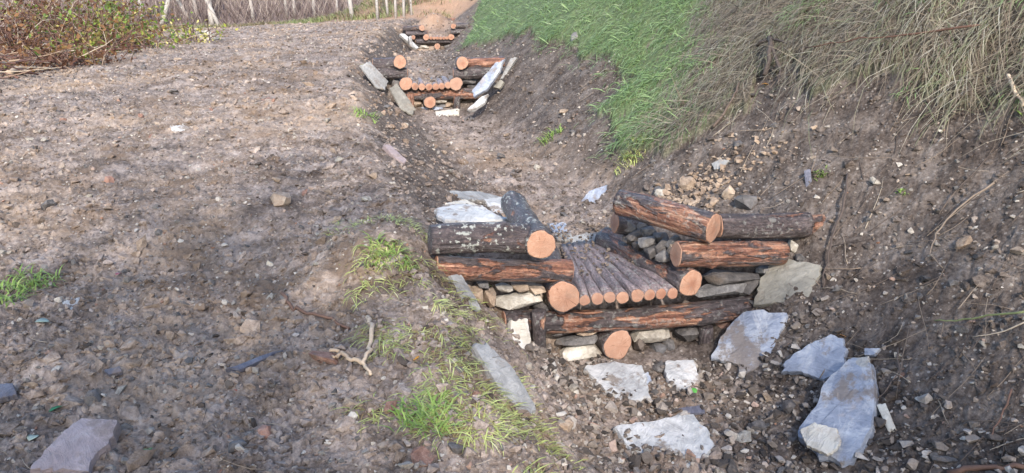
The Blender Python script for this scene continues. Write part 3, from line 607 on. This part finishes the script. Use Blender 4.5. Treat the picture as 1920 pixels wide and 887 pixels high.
# left flank
slab([(955, 606), (985, 600), (992, 640), (990, 680), (965, 690), (948, 650)], 'cream', 'cream slab standing against the left end of the sill log', .05, .7)
slab([(880, 655), (905, 650), (960, 705), (1000, 775), (985, 790), (935, 752)], 'grey', 'long grey slab edging the left slope of the gully', .07, .45)
slab([(840, 520), (860, 518), (900, 585), (882, 600), (862, 575)], 'grey', 'narrow grey slab beside the stripped red log', .05, .5)
slab([(820, 425), (834, 432), (832, 470), (815, 470)], 'grey', 'upright grey slab at the left end of the lichen log', .04, .9)
for pix, kd, lb in [([(838, 362), (900, 362), (935, 372), (925, 384), (850, 376)], 'grey', 'flat grey slab at the back of the left wing'),
                    ([(905, 376), (945, 372), (962, 398), (965, 412), (925, 404)], 'white', 'white slab lying next to the lichen-flecked side log'),
                    ([(815, 398), (845, 386), (905, 390), (935, 408), (965, 416), (880, 420), (828, 416)], 'white', 'broad white slab paving the top of the left wing'),
                    ([(835, 384), (870, 378), (895, 388), (850, 392)], 'cream', 'small cream slab between the paving slabs of the left wing')]:
    slab(pix, kd, lb, .04, .12, at=vec(hit(*np.mean(pix, 0))) + Vector((0, 0, .03)))
slab([(1090, 378), (1105, 360), (1140, 347), (1135, 375), (1108, 404), (1090, 396)], 'blue', 'blue-grey slab standing alone above the spillway', .035, .8)
for pix, kd, lb in [([(1030, 424), (1060, 420), (1072, 436), (1038, 440)], 'blue', 'small flat slate behind the round left log end'),
                    ([(1062, 452), (1100, 438), (1135, 440), (1120, 455), (1075, 462)], 'grey', 'flat grey slate at the upper end of the pole floor'),
                    ([(1040, 442), (1070, 440), (1075, 450), (1045, 456)], 'grey', 'thin grey slate left of the pole floor')]:
    slab(pix, kd, lb, .03, .2)
slab([(1335, 308), (1352, 300), (1368, 302), (1355, 318), (1340, 320)], 'grey', 'small grey slate on the gravel above the long top log', .03, .5)
slab([(1508, 322), (1520, 318), (1524, 350), (1512, 356)], 'purple', 'dark slate shard upright on the bank above the stump', .03, .8)
# second dam
slab([(674, 124), (692, 116), (727, 154), (722, 170), (706, 166)], 'grey', 'upper pale slab left of the second dam', .035, .8, Y=10.75)
slab([(729, 166), (743, 157), (779, 206), (772, 217), (750, 204)], 'olive', 'lower pale slab left of the second dam', .035, .8, Y=10.45)
slab([(930, 120), (946, 113), (938, 135), (914, 170), (890, 183), (886, 172)], 'blue', 'leaning blue slab right of the second dam', .06, 1.1, Y=10.65)
slab([(958, 112), (971, 108), (945, 150), (938, 152)], 'grey', 'thin grey slab on the bank right of the leaning blue slab', .06, 1.1, lift=.8)
slab([(882, 203), (905, 183), (916, 178), (910, 194), (885, 210), (876, 208)], 'white', 'white slab at the right foot of the second dam', .06, .9, Y=10.35)
slab([(938, 168), (946, 155), (940, 150), (925, 165)], 'olive', 'brown slab wedged behind the leaning blue slab', .05, .9, Y=10.75)
slab([(790, 203), (830, 201), (832, 207), (792, 209)], 'blue', 'flat blue slate at the foot of the second dam', .05, .3)
slab([(815, 212), (860, 207), (862, 216), (820, 222)], 'cream', 'pale flat stone in the bed below the second dam', .05, .2)
slab([(748, 66), (756, 63), (785, 92), (780, 94)], 'white', 'pale slab left of the third dam', .1, 1.1, Y=21.6)
slab([(765, 70), (770, 68), (775, 92), (768, 88)], 'grey', 'grey slab left of the third dam', .1, 1.1, Y=21.4)
# left foreground and track
slab([(55, 890), (105, 840), (150, 797), (228, 798), (212, 838), (178, 870), (170, 900)], 'pink', 'large pinkish slab at the lower left of the track', .07, .2)
slab([(103, 580), (135, 562), (153, 558), (142, 585), (108, 596)], 'white', 'small white slab lying at the left of the track', .03, .2)
slab([(-15, 725), (25, 722), (34, 745), (-10, 755)], 'purple', 'purple slate at the left edge of the track', .03, .25)
slab([(195, 696), (225, 690), (230, 700), (205, 705)], 'purple', 'dark purple slate chip on the near track', .02, .25)
slab([(430, 694), (490, 672), (532, 660), (500, 677), (452, 696)], 'purple', 'long dark slate splinter left of the forked root', .03, .25)
slab([(320, 240), (345, 237), (358, 243), (340, 250), (322, 249)], 'white', 'white flake in the middle of the track', .04, .3)
rock(527, 385, 52, 26, 'tan', 'brown angular stone in the middle of the track')
rock(175, 748, 50, 30, 'grey', 'rounded grey stone above the pinkish slab')
rock(442, 832, 44, 26, 'grey', 'flat grey stone at the bottom of the track')
rock(498, 803, 36, 26, 'red', 'pink angular stone low on the track')
rock(1077, 82, 18, 20, 'grey', 'grey stone poking out under the turf edge')
slab([(718, 275), (730, 275), (762, 305), (755, 312), (735, 298)], 'pink', 'tan slab sunk in the shoulder of the gully', .05, .4)
rock(388, 74, 46, 22, 'pale', 'pale boulder beyond the brambles at the far track edge')
rock(337, 74, 24, 14, 'pale', 'small white rock beside the yellow saplings')

# ------------------------------------------------------------------ grass on the bank
def frame_at(x, y):
    e = .12; zx = (Hbase(x + e, y) - Hbase(x - e, y)) / (2 * e); zy = (Hbase(x, y + e) - Hbase(x, y - e)) / (2 * e)
    N = np.stack([-zx, -zy, np.ones_like(zx)], -1); N /= np.linalg.norm(N, axis=1)[:, None]
    D = np.stack([-zx, -zy, -(zx ** 2 + zy ** 2)], -1); D /= np.linalg.norm(D, axis=1)[:, None] + 1e-9; return N, D
GREEN = mat_leafy('green_grass', [(0, (.13, .20, .075)), (.3, (.25, .37, .14)), (.65, (.40, .55, .25)), (.85, (.54, .62, .36)), (1, (.60, .52, .36))], .42)
STRAW = mat_leafy('dry_grass', [(0, (.09, .065, .05)), (.25, (.22, .165, .12)), (.5, (.36, .30, .22)), (.7, (.20, .22, .11)), (.85, (.44, .385, .29)), (1, (.54, .49, .39))], .15)
CUTG = mat_leafy('mown_grass', [(0, (.14, .08, .055)), (.3, (.32, .24, .12)), (.5, (.40, .45, .14)), (.8, (.56, .60, .22)), (1, (.70, .68, .36))], .2)
def clumped(n, per, y0, y1, t0, t1, spread, keep):
    x, y = fan(n, y0, y1, t0, t1); k = keep(x, y); x, y = x[k], y[k]
    x = np.repeat(x, per) + RNG.normal(0, 1, len(x) * per) * spread * np.repeat(1 + .05 * y, per); yy = np.repeat(y, per) + RNG.normal(0, 1, len(y) * per) * spread
    return x, yy
def is_green_patch(x, y): return pn(x * .9 + 4, y * .9, 53) + RNG.normal(0, .12, np.shape(x)) > .06
x, y = clumped(9000, 13, 4, 32, -.12, .72, .05, lambda x, y: turf_at(x, y) & (~isdry(x, y) | (is_green_patch(x, y) & (x > 2.4))))
N, D = frame_at(x, y); n = len(x); D = D + RNG.normal(0, .45, (n, 3)); D /= np.linalg.norm(D, axis=1)[:, None]
P = np.stack([x, y, ground(x, y) - .01], -1)
tag(link('bank_grass', blades('bank_grass', P, D, N, RNG.uniform(.07, .17, n) * (1 + .012 * y), .0032 * (1 + .06 * y), RNG.uniform(.1, .6, n), np.clip(RNG.beta(2.2, 2.2, n) * .9 + .12 * pn(x * 1.2, y * 1.2, 54), 0, 1), .55), GREEN), 'short bright green grass combed down the bank', 'grass', kind='stuff')
x, y = clumped(5600, 8, 3.2, 11, .02, .74, .06, lambda x, y: turf_at(x, y) & isdry(x, y) & (pn(x * 1.5, y * 1.5, 58) > -.62))
N, D = frame_at(x, y); n = len(x); lean = .7 * pn(x * 1.6, y * 1.6, 55)[:, None] * np.array([[.2, 1, 0]])
D = D + np.array([[0, -.18, 0]]) + lean + RNG.normal(0, .42, (n, 3)); D /= np.linalg.norm(D, axis=1)[:, None]
P = np.stack([x, y, ground(x, y) - .01], -1)
tag(link('dry_bank_grass', blades('dry_bank_grass', P, D, N, RNG.lognormal(math.log(.28), .45, n).clip(.08, .7), RNG.uniform(.0016, .0034, n), RNG.uniform(.15, .55, n), np.clip(RNG.beta(2, 2, n) + .2 * pn(x * 1.5, y * 1.5, 57), 0, 1), .42), STRAW), 'long straw-coloured grass hanging over the eroded bank', 'grass', kind='stuff')
# cut grass along the left shoulder
def strip(x, y):
    dd = x - XS(y); return (dd > -.34 + .5 * pn(x * 2, y * 1.2, 63)) & (dd < .36) & (y < 4.7) & (pn(x * 3, y * 3, 61) > -.10)
x, y = clumped(4200, 8, 1.9, 4.7, -.45, .15, .03, strip); n = len(x); N, D = frame_at(x, y)
a = RNG.uniform(0, 6.28, n); D = np.stack([np.cos(a), np.sin(a), np.zeros(n)], -1) + D * .5; D /= np.linalg.norm(D, axis=1)[:, None]
P = np.stack([x, y, ground(x, y) + .0], -1)
tag(link('shoulder_grass', blades('shoulder_grass', P, D, N, RNG.uniform(.04, .12, n), RNG.uniform(.0016, .003, n), RNG.uniform(.2, .9, n), np.clip(.48 + .35 * pn(x * 4, y * 4, 62) + RNG.normal(0, .2, n), 0, 1), .3), CUTG), 'yellow-green cut grass lying along the left shoulder', 'grass', kind='stuff')
TUFTG = mat_leafy('tuft_grass', [(0, (.12, .16, .04)), (.5, (.22, .34, .075)), (.85, (.38, .50, .14)), (1, (.52, .48, .24))], .3)
def tuft(px, py, n, L, label, spread=.06, mat=None):
    mat = mat or TUFTG
    c = hit(px, py); x = c[0] + RNG.normal(0, spread, n).clip(-1.5 * spread, 1.5 * spread); y = c[1] + RNG.normal(0, spread, n).clip(-1.5 * spread, 1.5 * spread); z = ground(x, y); z0 = float(ground(c[0], c[1]))
    a = RNG.uniform(0, 6.28, n); D = np.stack([np.cos(a), np.sin(a), .2 + 0 * a], -1); N = np.tile([0, 0, 1.0], (n, 1))
    me = blades('grass_tuft', np.stack([x - c[0], y - c[1], z - z0], -1), D, N, RNG.uniform(.5, 1.1, n) * L, np.full(n, .0028 * (1 + .08 * c[1])), RNG.uniform(.2, .7, n), RNG.uniform(.4, .9, n), .6)
    tag(link('grass_tuft', me, mat, loc=(c[0], c[1], z0)), label, 'grass tuft')
tuft(55, 535, 130, .12, 'green grass tuft at the left edge of the track', .07)
tuft(15, 572, 60, .10, 'thin grass tuft left of the small white slab', .05)
tuft(1032, 262, 90, .13, 'small green tuft low on the far bank', .07)
tuft(685, 216, 60, .13, 'small green tuft on the left slope below the second dam', .07)
tuft(730, 480, 160, .10, 'fresh green tuft on the shoulder left of the lichen log', .07)
tuft(1540, 330, 40, .05, 'mossy tuft next to the dark slate shard', .02)
tuft(1688, 368, 24, .05, 'tiny green sprig on the bank above the curved stem', .015)
tuft(1180, 300, 120, .12, 'mossy yellow-green tuft under the tongue of turf', .08, CUTG)
tuft(800, 790, 160, .10, 'bright grass tuft near the bottom of the shoulder', .07)
tuft(690, 128, 50, .13, 'yellowish tuft beside the upper pale slab', .06, CUTG)

# ------------------------------------------------------------------ stems, roots and sticks
TW = mat_twig('dead_stems', [(0, (.06, .045, .038)), (.4, (.13, .095, .075)), (.75, (.24, .18, .13)), (1, (.40, .33, .25))])
PALE = mat_twig('bare_root_wood', [(0, (.38, .27, .18)), (1, (.60, .47, .34))])
BROWNT = mat_twig('brown_root_bark', [(0, (.12, .065, .045)), (1, (.20, .115, .08))])
DARKR = mat_twig('dark_root_bark', [(0, (.035, .027, .023)), (1, (.085, .065, .055))])
GREENT = mat_twig('green_stem', [(0, (.14, .16, .07)), (1, (.26, .28, .13))])
x, y = fan(700, 2.2, 9, .05, .74); k = ((x - XC(y)) > .75); x, y = x[k], y[k]; tb = Tubes(); z = ground(x, y)
for a, b, c in zip(x, y, z):
    if turf_at(np.array([a]), np.array([b]))[0] and random.random() < .5: continue
    n = normal(a, b); dn = Vector((-n.x, -n.y, -(1 - n.z ** 2) / n.z if n.z else 0)).normalized()
    d = (dn * random.uniform(.2, 1) + n * random.uniform(.02, .35) + Vector((random.uniform(-.5, .5), random.uniform(-.5, .5), 0))).normalized()
    L = random.uniform(.12, .5); P = wander((a, b, c), d, L, 5, .18)
    P = [(q[0], q[1], max(q[2], float(Hbase(q[0], q[1])) + .015)) for q in P]
    tb.add(P, .0022 * random.uniform(.7, 1.6), .001, 4, random.random())
tag(link('dead_stems', tb.mesh('dead_stems'), TW), 'thin dead stems and rootlets trailing over the bank', 'stems', kind='stuff')
x, y = fan(420, 1.9, 8, -.7, .1); k = (x - XS(y)) < .2; x, y = x[k], y[k]; tb = Tubes(); z = ground(x, y)
for a, b, c in zip(x, y, z):
    an = random.uniform(0, 6.28); tb.add(wander((a, b, c + .012), (math.cos(an), math.sin(an), .06), random.uniform(.04, .16), 3, .2), .0018, .0009, 4, random.uniform(.2, 1))
tag(link('straw_litter', tb.mesh('straw_litter'), TW), 'bits of straw and twig scattered on the track', 'litter', kind='stuff')
def stick(paths, mat, label, lift=.02, name='stick', cat='stick', radii=None, sides=7, group=None):
    t = Tubes(); o = None
    for i, (pix, r0, r1) in enumerate(paths):
        P = []
        for j, q in enumerate(pix):
            h = hit(q[0], q[1]); n = normal(h[0], h[1]); l = q[2] if len(q) > 2 else lift; h = np.array([h[0], h[1], float(ground(h[0], h[1]))]) + np.array(n) * (l)
            P.append(h)
        P = np.array(P); m = (len(P) - 1) * 4 + 1; tt = np.linspace(0, len(P) - 1, m); PP = np.stack([np.interp(tt, range(len(P)), P[:, c]) for c in range(3)], -1)
        PP[1:-1] += RNG.normal(0, r0 * .5, (m - 2, 3)); 
        if o is None: o = PP[0].copy()
        t.add(PP - o, r0, r1, sides, random.random(), .12)
    return tag(link(name, t.mesh(name), mat, loc=o), label, cat, group)
stick([([(690, 606), (700, 630), (694, 665), (686, 692), (697, 716)], .012, .007), ([(686, 692), (660, 682), (640, 668), (620, 668)], .011, .008), ([(640, 672), (632, 680), (624, 676)], .008, .005)], PALE, 'pale forked root lying on the shoulder of the track', .035, 'root', 'root')
stick([([(530, 560), (552, 580), (590, 592), (625, 604), (655, 618)], .010, .007)], BROWNT, 'reddish brown root half buried left of the cut grass', .012, 'root', 'root')
stick([([(1590, 335, .02), (1586, 400, .05), (1570, 440, .06), (1552, 500, .03), (1545, 540, .01)], .009, .004)], TW, 'upright grey stem rising beside the splintered stump', name='stem', cat='stem')
stick([([(1925, 607), (1860, 600), (1800, 598), (1760, 602)], .006, .003)], GREENT, 'pale greenish shoot crossing the right edge of the bank', .05, 'shoot', 'stem')
stick([([(1925, 625), (1880, 632), (1830, 636)], .004, .002)], TW, 'thin twig just below the greenish shoot', .04, 'twig', 'stem')
stick([([(1870, 350), (1800, 395), (1762, 440), (1752, 480), (1775, 505)], .006, .003)], TW, 'curved stem arching over the right bank', .05, 'stem', 'stem')
stick([([(1890, 175), (1900, 192), (1925, 212)], .012, .010)], PALE, 'broken pale stick at the upper right edge', .06)
stick([([(1340, 245), (1375, 205), (1388, 170)], .012, .008)], TW, 'dark root curling out below the turf overhang', .03, 'root', 'root')
stick([([(1440, 150, .06), (1455, 120, .10), (1450, 95, .08), (1425, 105, .06)], .022, .014), ([(1455, 120, .1), (1470, 140, .06), (1462, 165, .03)], .016, .008), ([(1450, 100, .1), (1480, 110, .07)], .014, .008)], DARKR, 'gnarled dark root clump hanging from the turf edge', name='root', cat='root')
stick([([(1842, 95), (1700, 110), (1620, 122), (1520, 135)], .008, .004)], BROWNT, 'long reddish bramble cane lying across the dry grass', .12, 'cane', 'stem')
stick([([(1900, 740), (1880, 790), (1862, 825)], .005, .003)], BROWNT, 'bent brown twig near the lower right corner', .03, 'twig', 'stem')
stick([([(1780, 885), (1850, 878), (1925, 884)], .014, .012)], BROWNT, 'red-brown stick at the bottom right edge', .01)
stick([([(1690, 640, .03), (1692, 690, .03), (1660, 740, .02), (1620, 775, .02)], .005, .002)], TW, 'thin curved rootlet right of the layered block', name='rootlet', cat='root')
stick([([(0, 112), (30, 108), (60, 100)], .04, .03)], PALE, 'peeled pale branch at the foot of the brambles', .1, 'branch', 'branch')
stick([([(95, 62, .5), (110, 85, .3), (80, 110, .1)], .03, .02)], PALE, 'leaning light stick in the bramble heap', name='branch', cat='branch')
stick([([(20, 150), (40, 138), (45, 130)], .05, .04)], PALE, 'short sawn branch end on the heap edge', .08, 'branch', 'branch')
def leaf(px, py, size, col, label):
    h = hit(px, py); z = float(ground(h[0], h[1])); V = []; 
    for i, t in enumerate(np.linspace(0, 1, 7)):
        wd = math.sin(math.pi * min(1, t * .93 + .05)) ** .8 * .42; cz = .12 * math.sin(t * 3)
        V += [(t - .5, -wd, cz + .10 * wd), (t - .5, 0, cz - .02), (t - .5, wd, cz + .14 * wd)]
    V = np.array(V) * size; T = []
    for i in range(6):
        for j in range(2): a = i * 3 + j; T.append((a, a + 1, a + 4, a + 3))
    m = Mat('leaf_' + str(len(bpy.data.materials)), .45, .4); m.out(m.mix(m.mask(m.noise(m.obj(), 30, 3), .4, .7), tuple(c * .7 for c in col), col))
    me = mesh_np('leaf', V, T); o = link('leaf', me, m.m, loc=(h[0], h[1], z + size * .16)); o.rotation_euler = (random.uniform(-.2, .5), random.uniform(-.4, .2), random.uniform(0, 6))
    sm = o.modifiers.new('thickness', 'SOLIDIFY'); sm.thickness = .0008
    tag(o, label, 'leaf')
leaf(105, 763, .055, (.03, .20, .08), 'dark green leaf below the purple slate at left'); leaf(277, 838, .04, (.05, .26, .05), 'bright green leaf right of the pinkish slab')
leaf(82, 622, .06, (.30, .36, .28), 'pale grey-green leaf below the small white slab'); leaf(60, 818, .05, (.42, .48, .38), 'pale silvery leaf above the pinkish slab')
leaf(222, 515, .035, (.26, .04, .06), 'crimson leaf on the near track'); leaf(1435, 160, .07, (.62, .33, .10), 'orange oak leaf under the turf overhang')
leaf(1595, 750, .045, (.06, .22, .07), 'green leaf on top of the layered block'); leaf(1578, 626, .05, (.50, .24, .07), 'brown leaf on the tip of the ragged blue slab')
leaf(1300, 732, .05, (.10, .34, .06), 'green sprig between the two pale bed stones'); leaf(1908, 218, .08, (.24, .36, .08), 'light green leaf at the right edge by the broken stick')
leaf(780, 678, .04, (.50, .24, .03), 'orange leaf in the shoulder grass'); leaf(1235, 757, .04, (.50, .32, .06), 'yellow leaf beside the pale bed slab'); leaf(442, 723, .03, (.40, .09, .04), 'rust red scrap on the near track')

# ------------------------------------------------------------------ brambles at the far left
BRL = mat_leafy('bramble_leaves', [(0, (.13, .06, .035)), (.25, (.26, .13, .055)), (.4, (.24, .19, .06)), (.55, (.10, .17, .035)), (.7, (.20, .30, .05)), (.88, (.46, .43, .08)), (1, (.62, .54, .22))], .35)
BRS = mat_twig('bramble_canes', [(0, (.08, .04, .033)), (.5, (.17, .09, .068)), (.8, (.27, .19, .13)), (1, (.50, .42, .32))])
def leaf_cloud(P, size, rnd):
    n = len(P); a = RNG.normal(size=(n, 3)); a /= np.linalg.norm(a, axis=1)[:, None]; b = np.cross(a, RNG.normal(size=(n, 3))); b /= np.linalg.norm(b, axis=1)[:, None]; c = np.cross(a, b)
    s = size[:, None]; V = np.stack([P - a * s, P + b * s * .55 + c * s * .15, P + a * s, P - b * s * .55 + c * s * .15], 1).reshape(-1, 3)
    i = (np.arange(n) * 4)[:, None]; return mesh_np('leaves', V, np.concatenate([i + np.array([[0, 1, 2]]), i + np.array([[0, 2, 3]])]), smooth=False, attrs={'rnd': np.repeat(rnd, 4)})
def bush(name, px, py, rx, ry, h, nstem, nleaf, tone, label, ls=.055):
    c = hit(px, py); z0 = float(Hbase(c[0], c[1])); e = empty(name, (c[0], c[1], z0), label, 'shrub'); t = Tubes(); tips = []
    for i in range(nstem):
        a = random.uniform(0, 6.28); r = math.sqrt(random.random()); bx, by = r * rx * math.cos(a), r * ry * math.sin(a)
        P = wander((bx, by, float(Hbase(c[0] + bx, c[1] + by)) - z0 - .03), (random.uniform(-.9, .9), random.uniform(-.9, .9), 1), h * random.uniform(.6, 1.5), 7, .3, sag=.14)
        t.add(P, .011 * random.uniform(.5, 1.3), .004, 4, random.random()); tips += P[2:]
    link('canes', t.mesh('canes'), BRS, e)
    tips = np.array(tips); k = RNG.integers(0, len(tips), nleaf); P = tips[k] + RNG.normal(0, .10, (nleaf, 3))
    cl = pn(P[:, 0] * 1.3 + px, P[:, 2] * 2 + P[:, 1], 71)
    link('leaves', leaf_cloud(P, RNG.uniform(.5, 1.2, nleaf) * ls, np.clip(tone - .06 +   .55 * cl + RNG.normal(0, .18, nleaf), 0, 1)), BRL, e)
bush('bramble_bush', 55, 100, 1.6, 1.5, 1.7, 200, 1800, .16, 'red-caned bramble heap with yellowing leaves at the far left corner')
bush('bramble_bush', 160, 82, 1.0, 1.0, 1.6, 110, 2600, .55, 'leafy green bramble to the right of the red canes')
bush('bramble_bush', 220, 98, .8, .9, .8, 80, 800, .5, 'low sprawling bramble at the tip of the brush heap')
bush('bramble_bush', 70, 128, 1.3, .9, .5, 120, 1100, .14, 'flattened leafy brambles in front of the red canes')
bush('sapling_cluster', 300, 84, .9, .5, .6, 40, 330, .8, 'thin yellow-leaved saplings past the brush heap', .05)
bush('sapling_cluster', 362, 76, .5, .4, .55, 18, 130, .85, 'sparse yellow sapling next to the pale boulder', .05)
# brush heap of sticks in front of the brambles
t = Tubes()
for i in range(300):
    u = random.random(); px = random.uniform(-60, 250); top = 165 - .28 * px; py = random.uniform(60, max(70, top))
    c = hit(px, py); a = random.uniform(0, 6.28)
    t.add(wander((c[0], c[1], float(Hbase(c[0], c[1])) + random.uniform(.02, .25)), (math.cos(a), math.sin(a), random.uniform(-.1, .3)), random.uniform(.3, 1.1), 4, .15), random.uniform(.006, .018), .004, 5, random.random() ** 1.3)
tag(link('brush_heap', t.mesh('brush_heap'), BRS), 'tangle of cut sticks heaped along the left edge of the track', 'brushwood', kind='stuff')

# ------------------------------------------------------------------ woodland at the far edge of the clearing
BIRCH = mat_birch(); TRK = mat_twig('brown_trunk_bark', [(0, (.14, .10, .08)), (1, (.26, .19, .15))])
def tree(px, py, dia, lean, label, pale=True, group=None, y=None, H=7.5):
    c = hit(px, py) if y is None else None
    if y is not None:
        d = ray(px, py); X = d[0] / d[1] * y; c = np.array([X, y, float(Hbase(X, y))])
    z0 = float(Hbase(c[0], c[1])); e = empty('birch_tree' if pale else 'bare_tree', (c[0], c[1], z0 - .05), label, 'tree', group)
    r = dia * depth(c) / F / 2; rnd = random.Random(int(px * 13 + py)); P = [(0, 0, -.1)]; p = Vector((0, 0, -.1)); dr = Vector((lean, rnd.uniform(-.06, .06), 1)).normalized()
    for i in range(9): dr = (dr + Vector((rnd.uniform(-.05, .05), rnd.uniform(-.05, .05), .03))).normalized(); p = p + dr * (H / 9); P.append(tuple(p))
    t = Tubes(); t.add(P, r * 1.15, r * .3, 9, rnd.random(), .06); link('trunk', t.mesh('trunk'), BIRCH if pale else TRK, e)
    t = Tubes()
    for i in range(26):
        f = rnd.uniform(.25, .98); k = f * 9; j = int(k); q = Vector(P[j]).lerp(Vector(P[min(j + 1, 9)]), k - j); a = rnd.uniform(0, 6.28); L = (1.1 - f) * 2.6 + .4
        B = wander(q, (math.cos(a), math.sin(a), .7), L, 5, .2, rnd); t.add(B, r * .28 * (1.2 - f) + .006, .004, 4, rnd.random())
        for b in range(4):
            q2 = B[rnd.randrange(1, 6)]; a = rnd.uniform(0, 6.28); t.add(wander(q2, (math.cos(a), math.sin(a), .4), L * .4, 3, .25, rnd), .006, .003, 3, rnd.random())
    link('crown', t.mesh('crown'), TW, e); return e
ND = 'trees along the thicket edge'
for px, py, dm, ln, lb in [(398, 46, 9, -.10, 'thick white birch trunk left of its thin leaning twin'), (411, 46, 7, -.42, 'thin pale trunk leaning into the thick white birch'),
                       (300, 47, 8, .42, 'pale trunk slanting right above the boulder'), (356, 36, 6, -.5, 'slanting pale trunk leaning left towards the other'), (371, 36, 6, -.12, 'slim white trunk between the slanting trunk and the thick birch'),
                       (476, 38, 6, -.04, 'slim white birch standing alone right of the thick birch'), (662, 38, 7.5, -.05, 'bright white birch above the end of the clearing'), (267, 44, 6, .0, 'greyish birch trunk beside the slanting pale trunk')]:
    tree(px, py, dm, ln, lb, True, ND)
for px, py, dm in [(538, 33, 5), (552, 33, 5.5), (590, 34, 6), (708, 38, 5), (742, 34, 4.5), (757, 32, 5), (728, 32, 4.5), (772, 30, 4), (633, 31, 4)]:
    tree(px, py, dm, random.uniform(-.06, .06), 'slim pale trunk at the edge of the brown thicket', True, ND)
rt = random.Random(3)
for i in range(34):
    tree(rt.uniform(-150, 790), 20, rt.uniform(3.5, 7), rt.uniform(-.15, .15), 'dull brown trunk standing back in the thicket', False, 'brown trees inside the thicket', y=rt.uniform(46, 60), H=rt.uniform(6, 9))
tree(887, 24, 7, .0, 'dark young tree at the head of the gully by the green slope', False, ND, y=33.0)
# unseen evergreens added behind the photographer to shade the near ground
EVG = mat_leafy('evergreen_needles', [(0, (.03, .06, .025)), (.6, (.06, .11, .04)), (1, (.11, .16, .06))], .1)
def evergreen(x, y, zc, r, n, label, ls=.11, hz=1.2):
    z0 = float(Hbase(x, y)); e = empty('shade_evergreen', (x, y, z0), label, 'tree', 'unseen shade trees behind the photographer'); t = Tubes()
    t.add([(0, 0, -.2), (.1, .05, (zc - z0) * .5), (0, 0, zc - z0 + r * .8)], .16, .03, 8); link('trunk', t.mesh('trunk'), TRK, e)
    t = Tubes(); P = []
    for i in range(70):
        a = random.uniform(0, 6.28); u = random.uniform(-1, 1); q = Vector((math.cos(a) * math.sqrt(1 - u * u), math.sin(a) * math.sqrt(1 - u * u), u * hz)) * r * random.uniform(.6, 1.05)
        B = wander((0, 0, zc - z0 + q.z * .5), q - Vector((0, 0, q.z * .5)), q.length, 4, .12); t.add(B, .03, .006, 4, random.random()); P += B[1:]
    link('branches', t.mesh('branches'), TRK, e)
    P = np.array(P); k = RNG.integers(0, len(P), n); link('foliage', leaf_cloud(P[k] + RNG.normal(0, .16 * r / 2, (n, 3)), RNG.uniform(.6, 1.3, n) * ls, RNG.uniform(0, 1, n)), EVG, e)
evergreen(-.6, -5, 5.5, 2.0, 1500, 'dense unseen evergreen added for shade right behind the viewpoint')
evergreen(3.0, -5.4, 5.2, 1.6, 700, 'looser unseen evergreen added for shade further right behind the viewpoint')
evergreen(-3.9, -5.4, 4.8, 1.7, 800, 'smaller unseen evergreen added for shade left behind the viewpoint')
# thicket
THK = mat_twig('thicket_twigs', [(0, (.12, .085, .08)), (.4, (.235, .175, .16)), (.75, (.36, .285, .25)), (1, (.52, .44, .37))])
t = Tubes(); rr = random.Random(9)
for i in range(15000):
    y = 44 * (66 / 44) ** rr.random(); x = rr.uniform(-.80, -.02) * y if rr.random() < .9 else rr.uniform(-.1, .1) * y
    z = float(Hbase(x, y)); L = rr.uniform(.6, 2.4); p = (x, y, z); q = (x + rr.uniform(-.8, .8) * L, y + rr.uniform(-.3, .3), z + L)
    m = ((p[0] + q[0]) / 2 + rr.uniform(-.12, .12), (p[1] + q[1]) / 2, (p[2] + q[2]) / 2); t.add([p, m, q], rr.uniform(.008, .02), .004, 3, rr.random())
tag(link('thicket_undergrowth', t.mesh('thicket_undergrowth'), THK), 'dense brown leafless undergrowth behind the birch trunks', 'undergrowth', kind='stuff')
def verge(x, y): return (y > 30) & (pn(x * .35, y * .35, 81) > -.1)
x, y = clumped(2600, 8, 31, 44, -.62, -.09, .12, verge); n = len(x); N, D = frame_at(x, y); a = RNG.uniform(0, 6.28, n); D = np.stack([np.cos(a), np.sin(a), .3 + 0 * a], -1)
VERGE = mat_leafy('verge_grass', [(0, (.20, .13, .09)), (.4, (.34, .27, .15)), (.65, (.22, .28, .10)), (1, (.42, .42, .20))])
tag(link('verge_grass', blades('verge_grass', np.stack([x, y, ground(x, y)], -1), D, N, RNG.uniform(.15, .45, n), np.full(n, .012), RNG.uniform(0, .5, n), np.clip(.5 + .5 * pn(x * .5, y * .5, 82) + RNG.normal(0, .15, n), 0, 1), .8), VERGE), 'rough pale grass along the foot of the thicket', 'grass', kind='stuff')
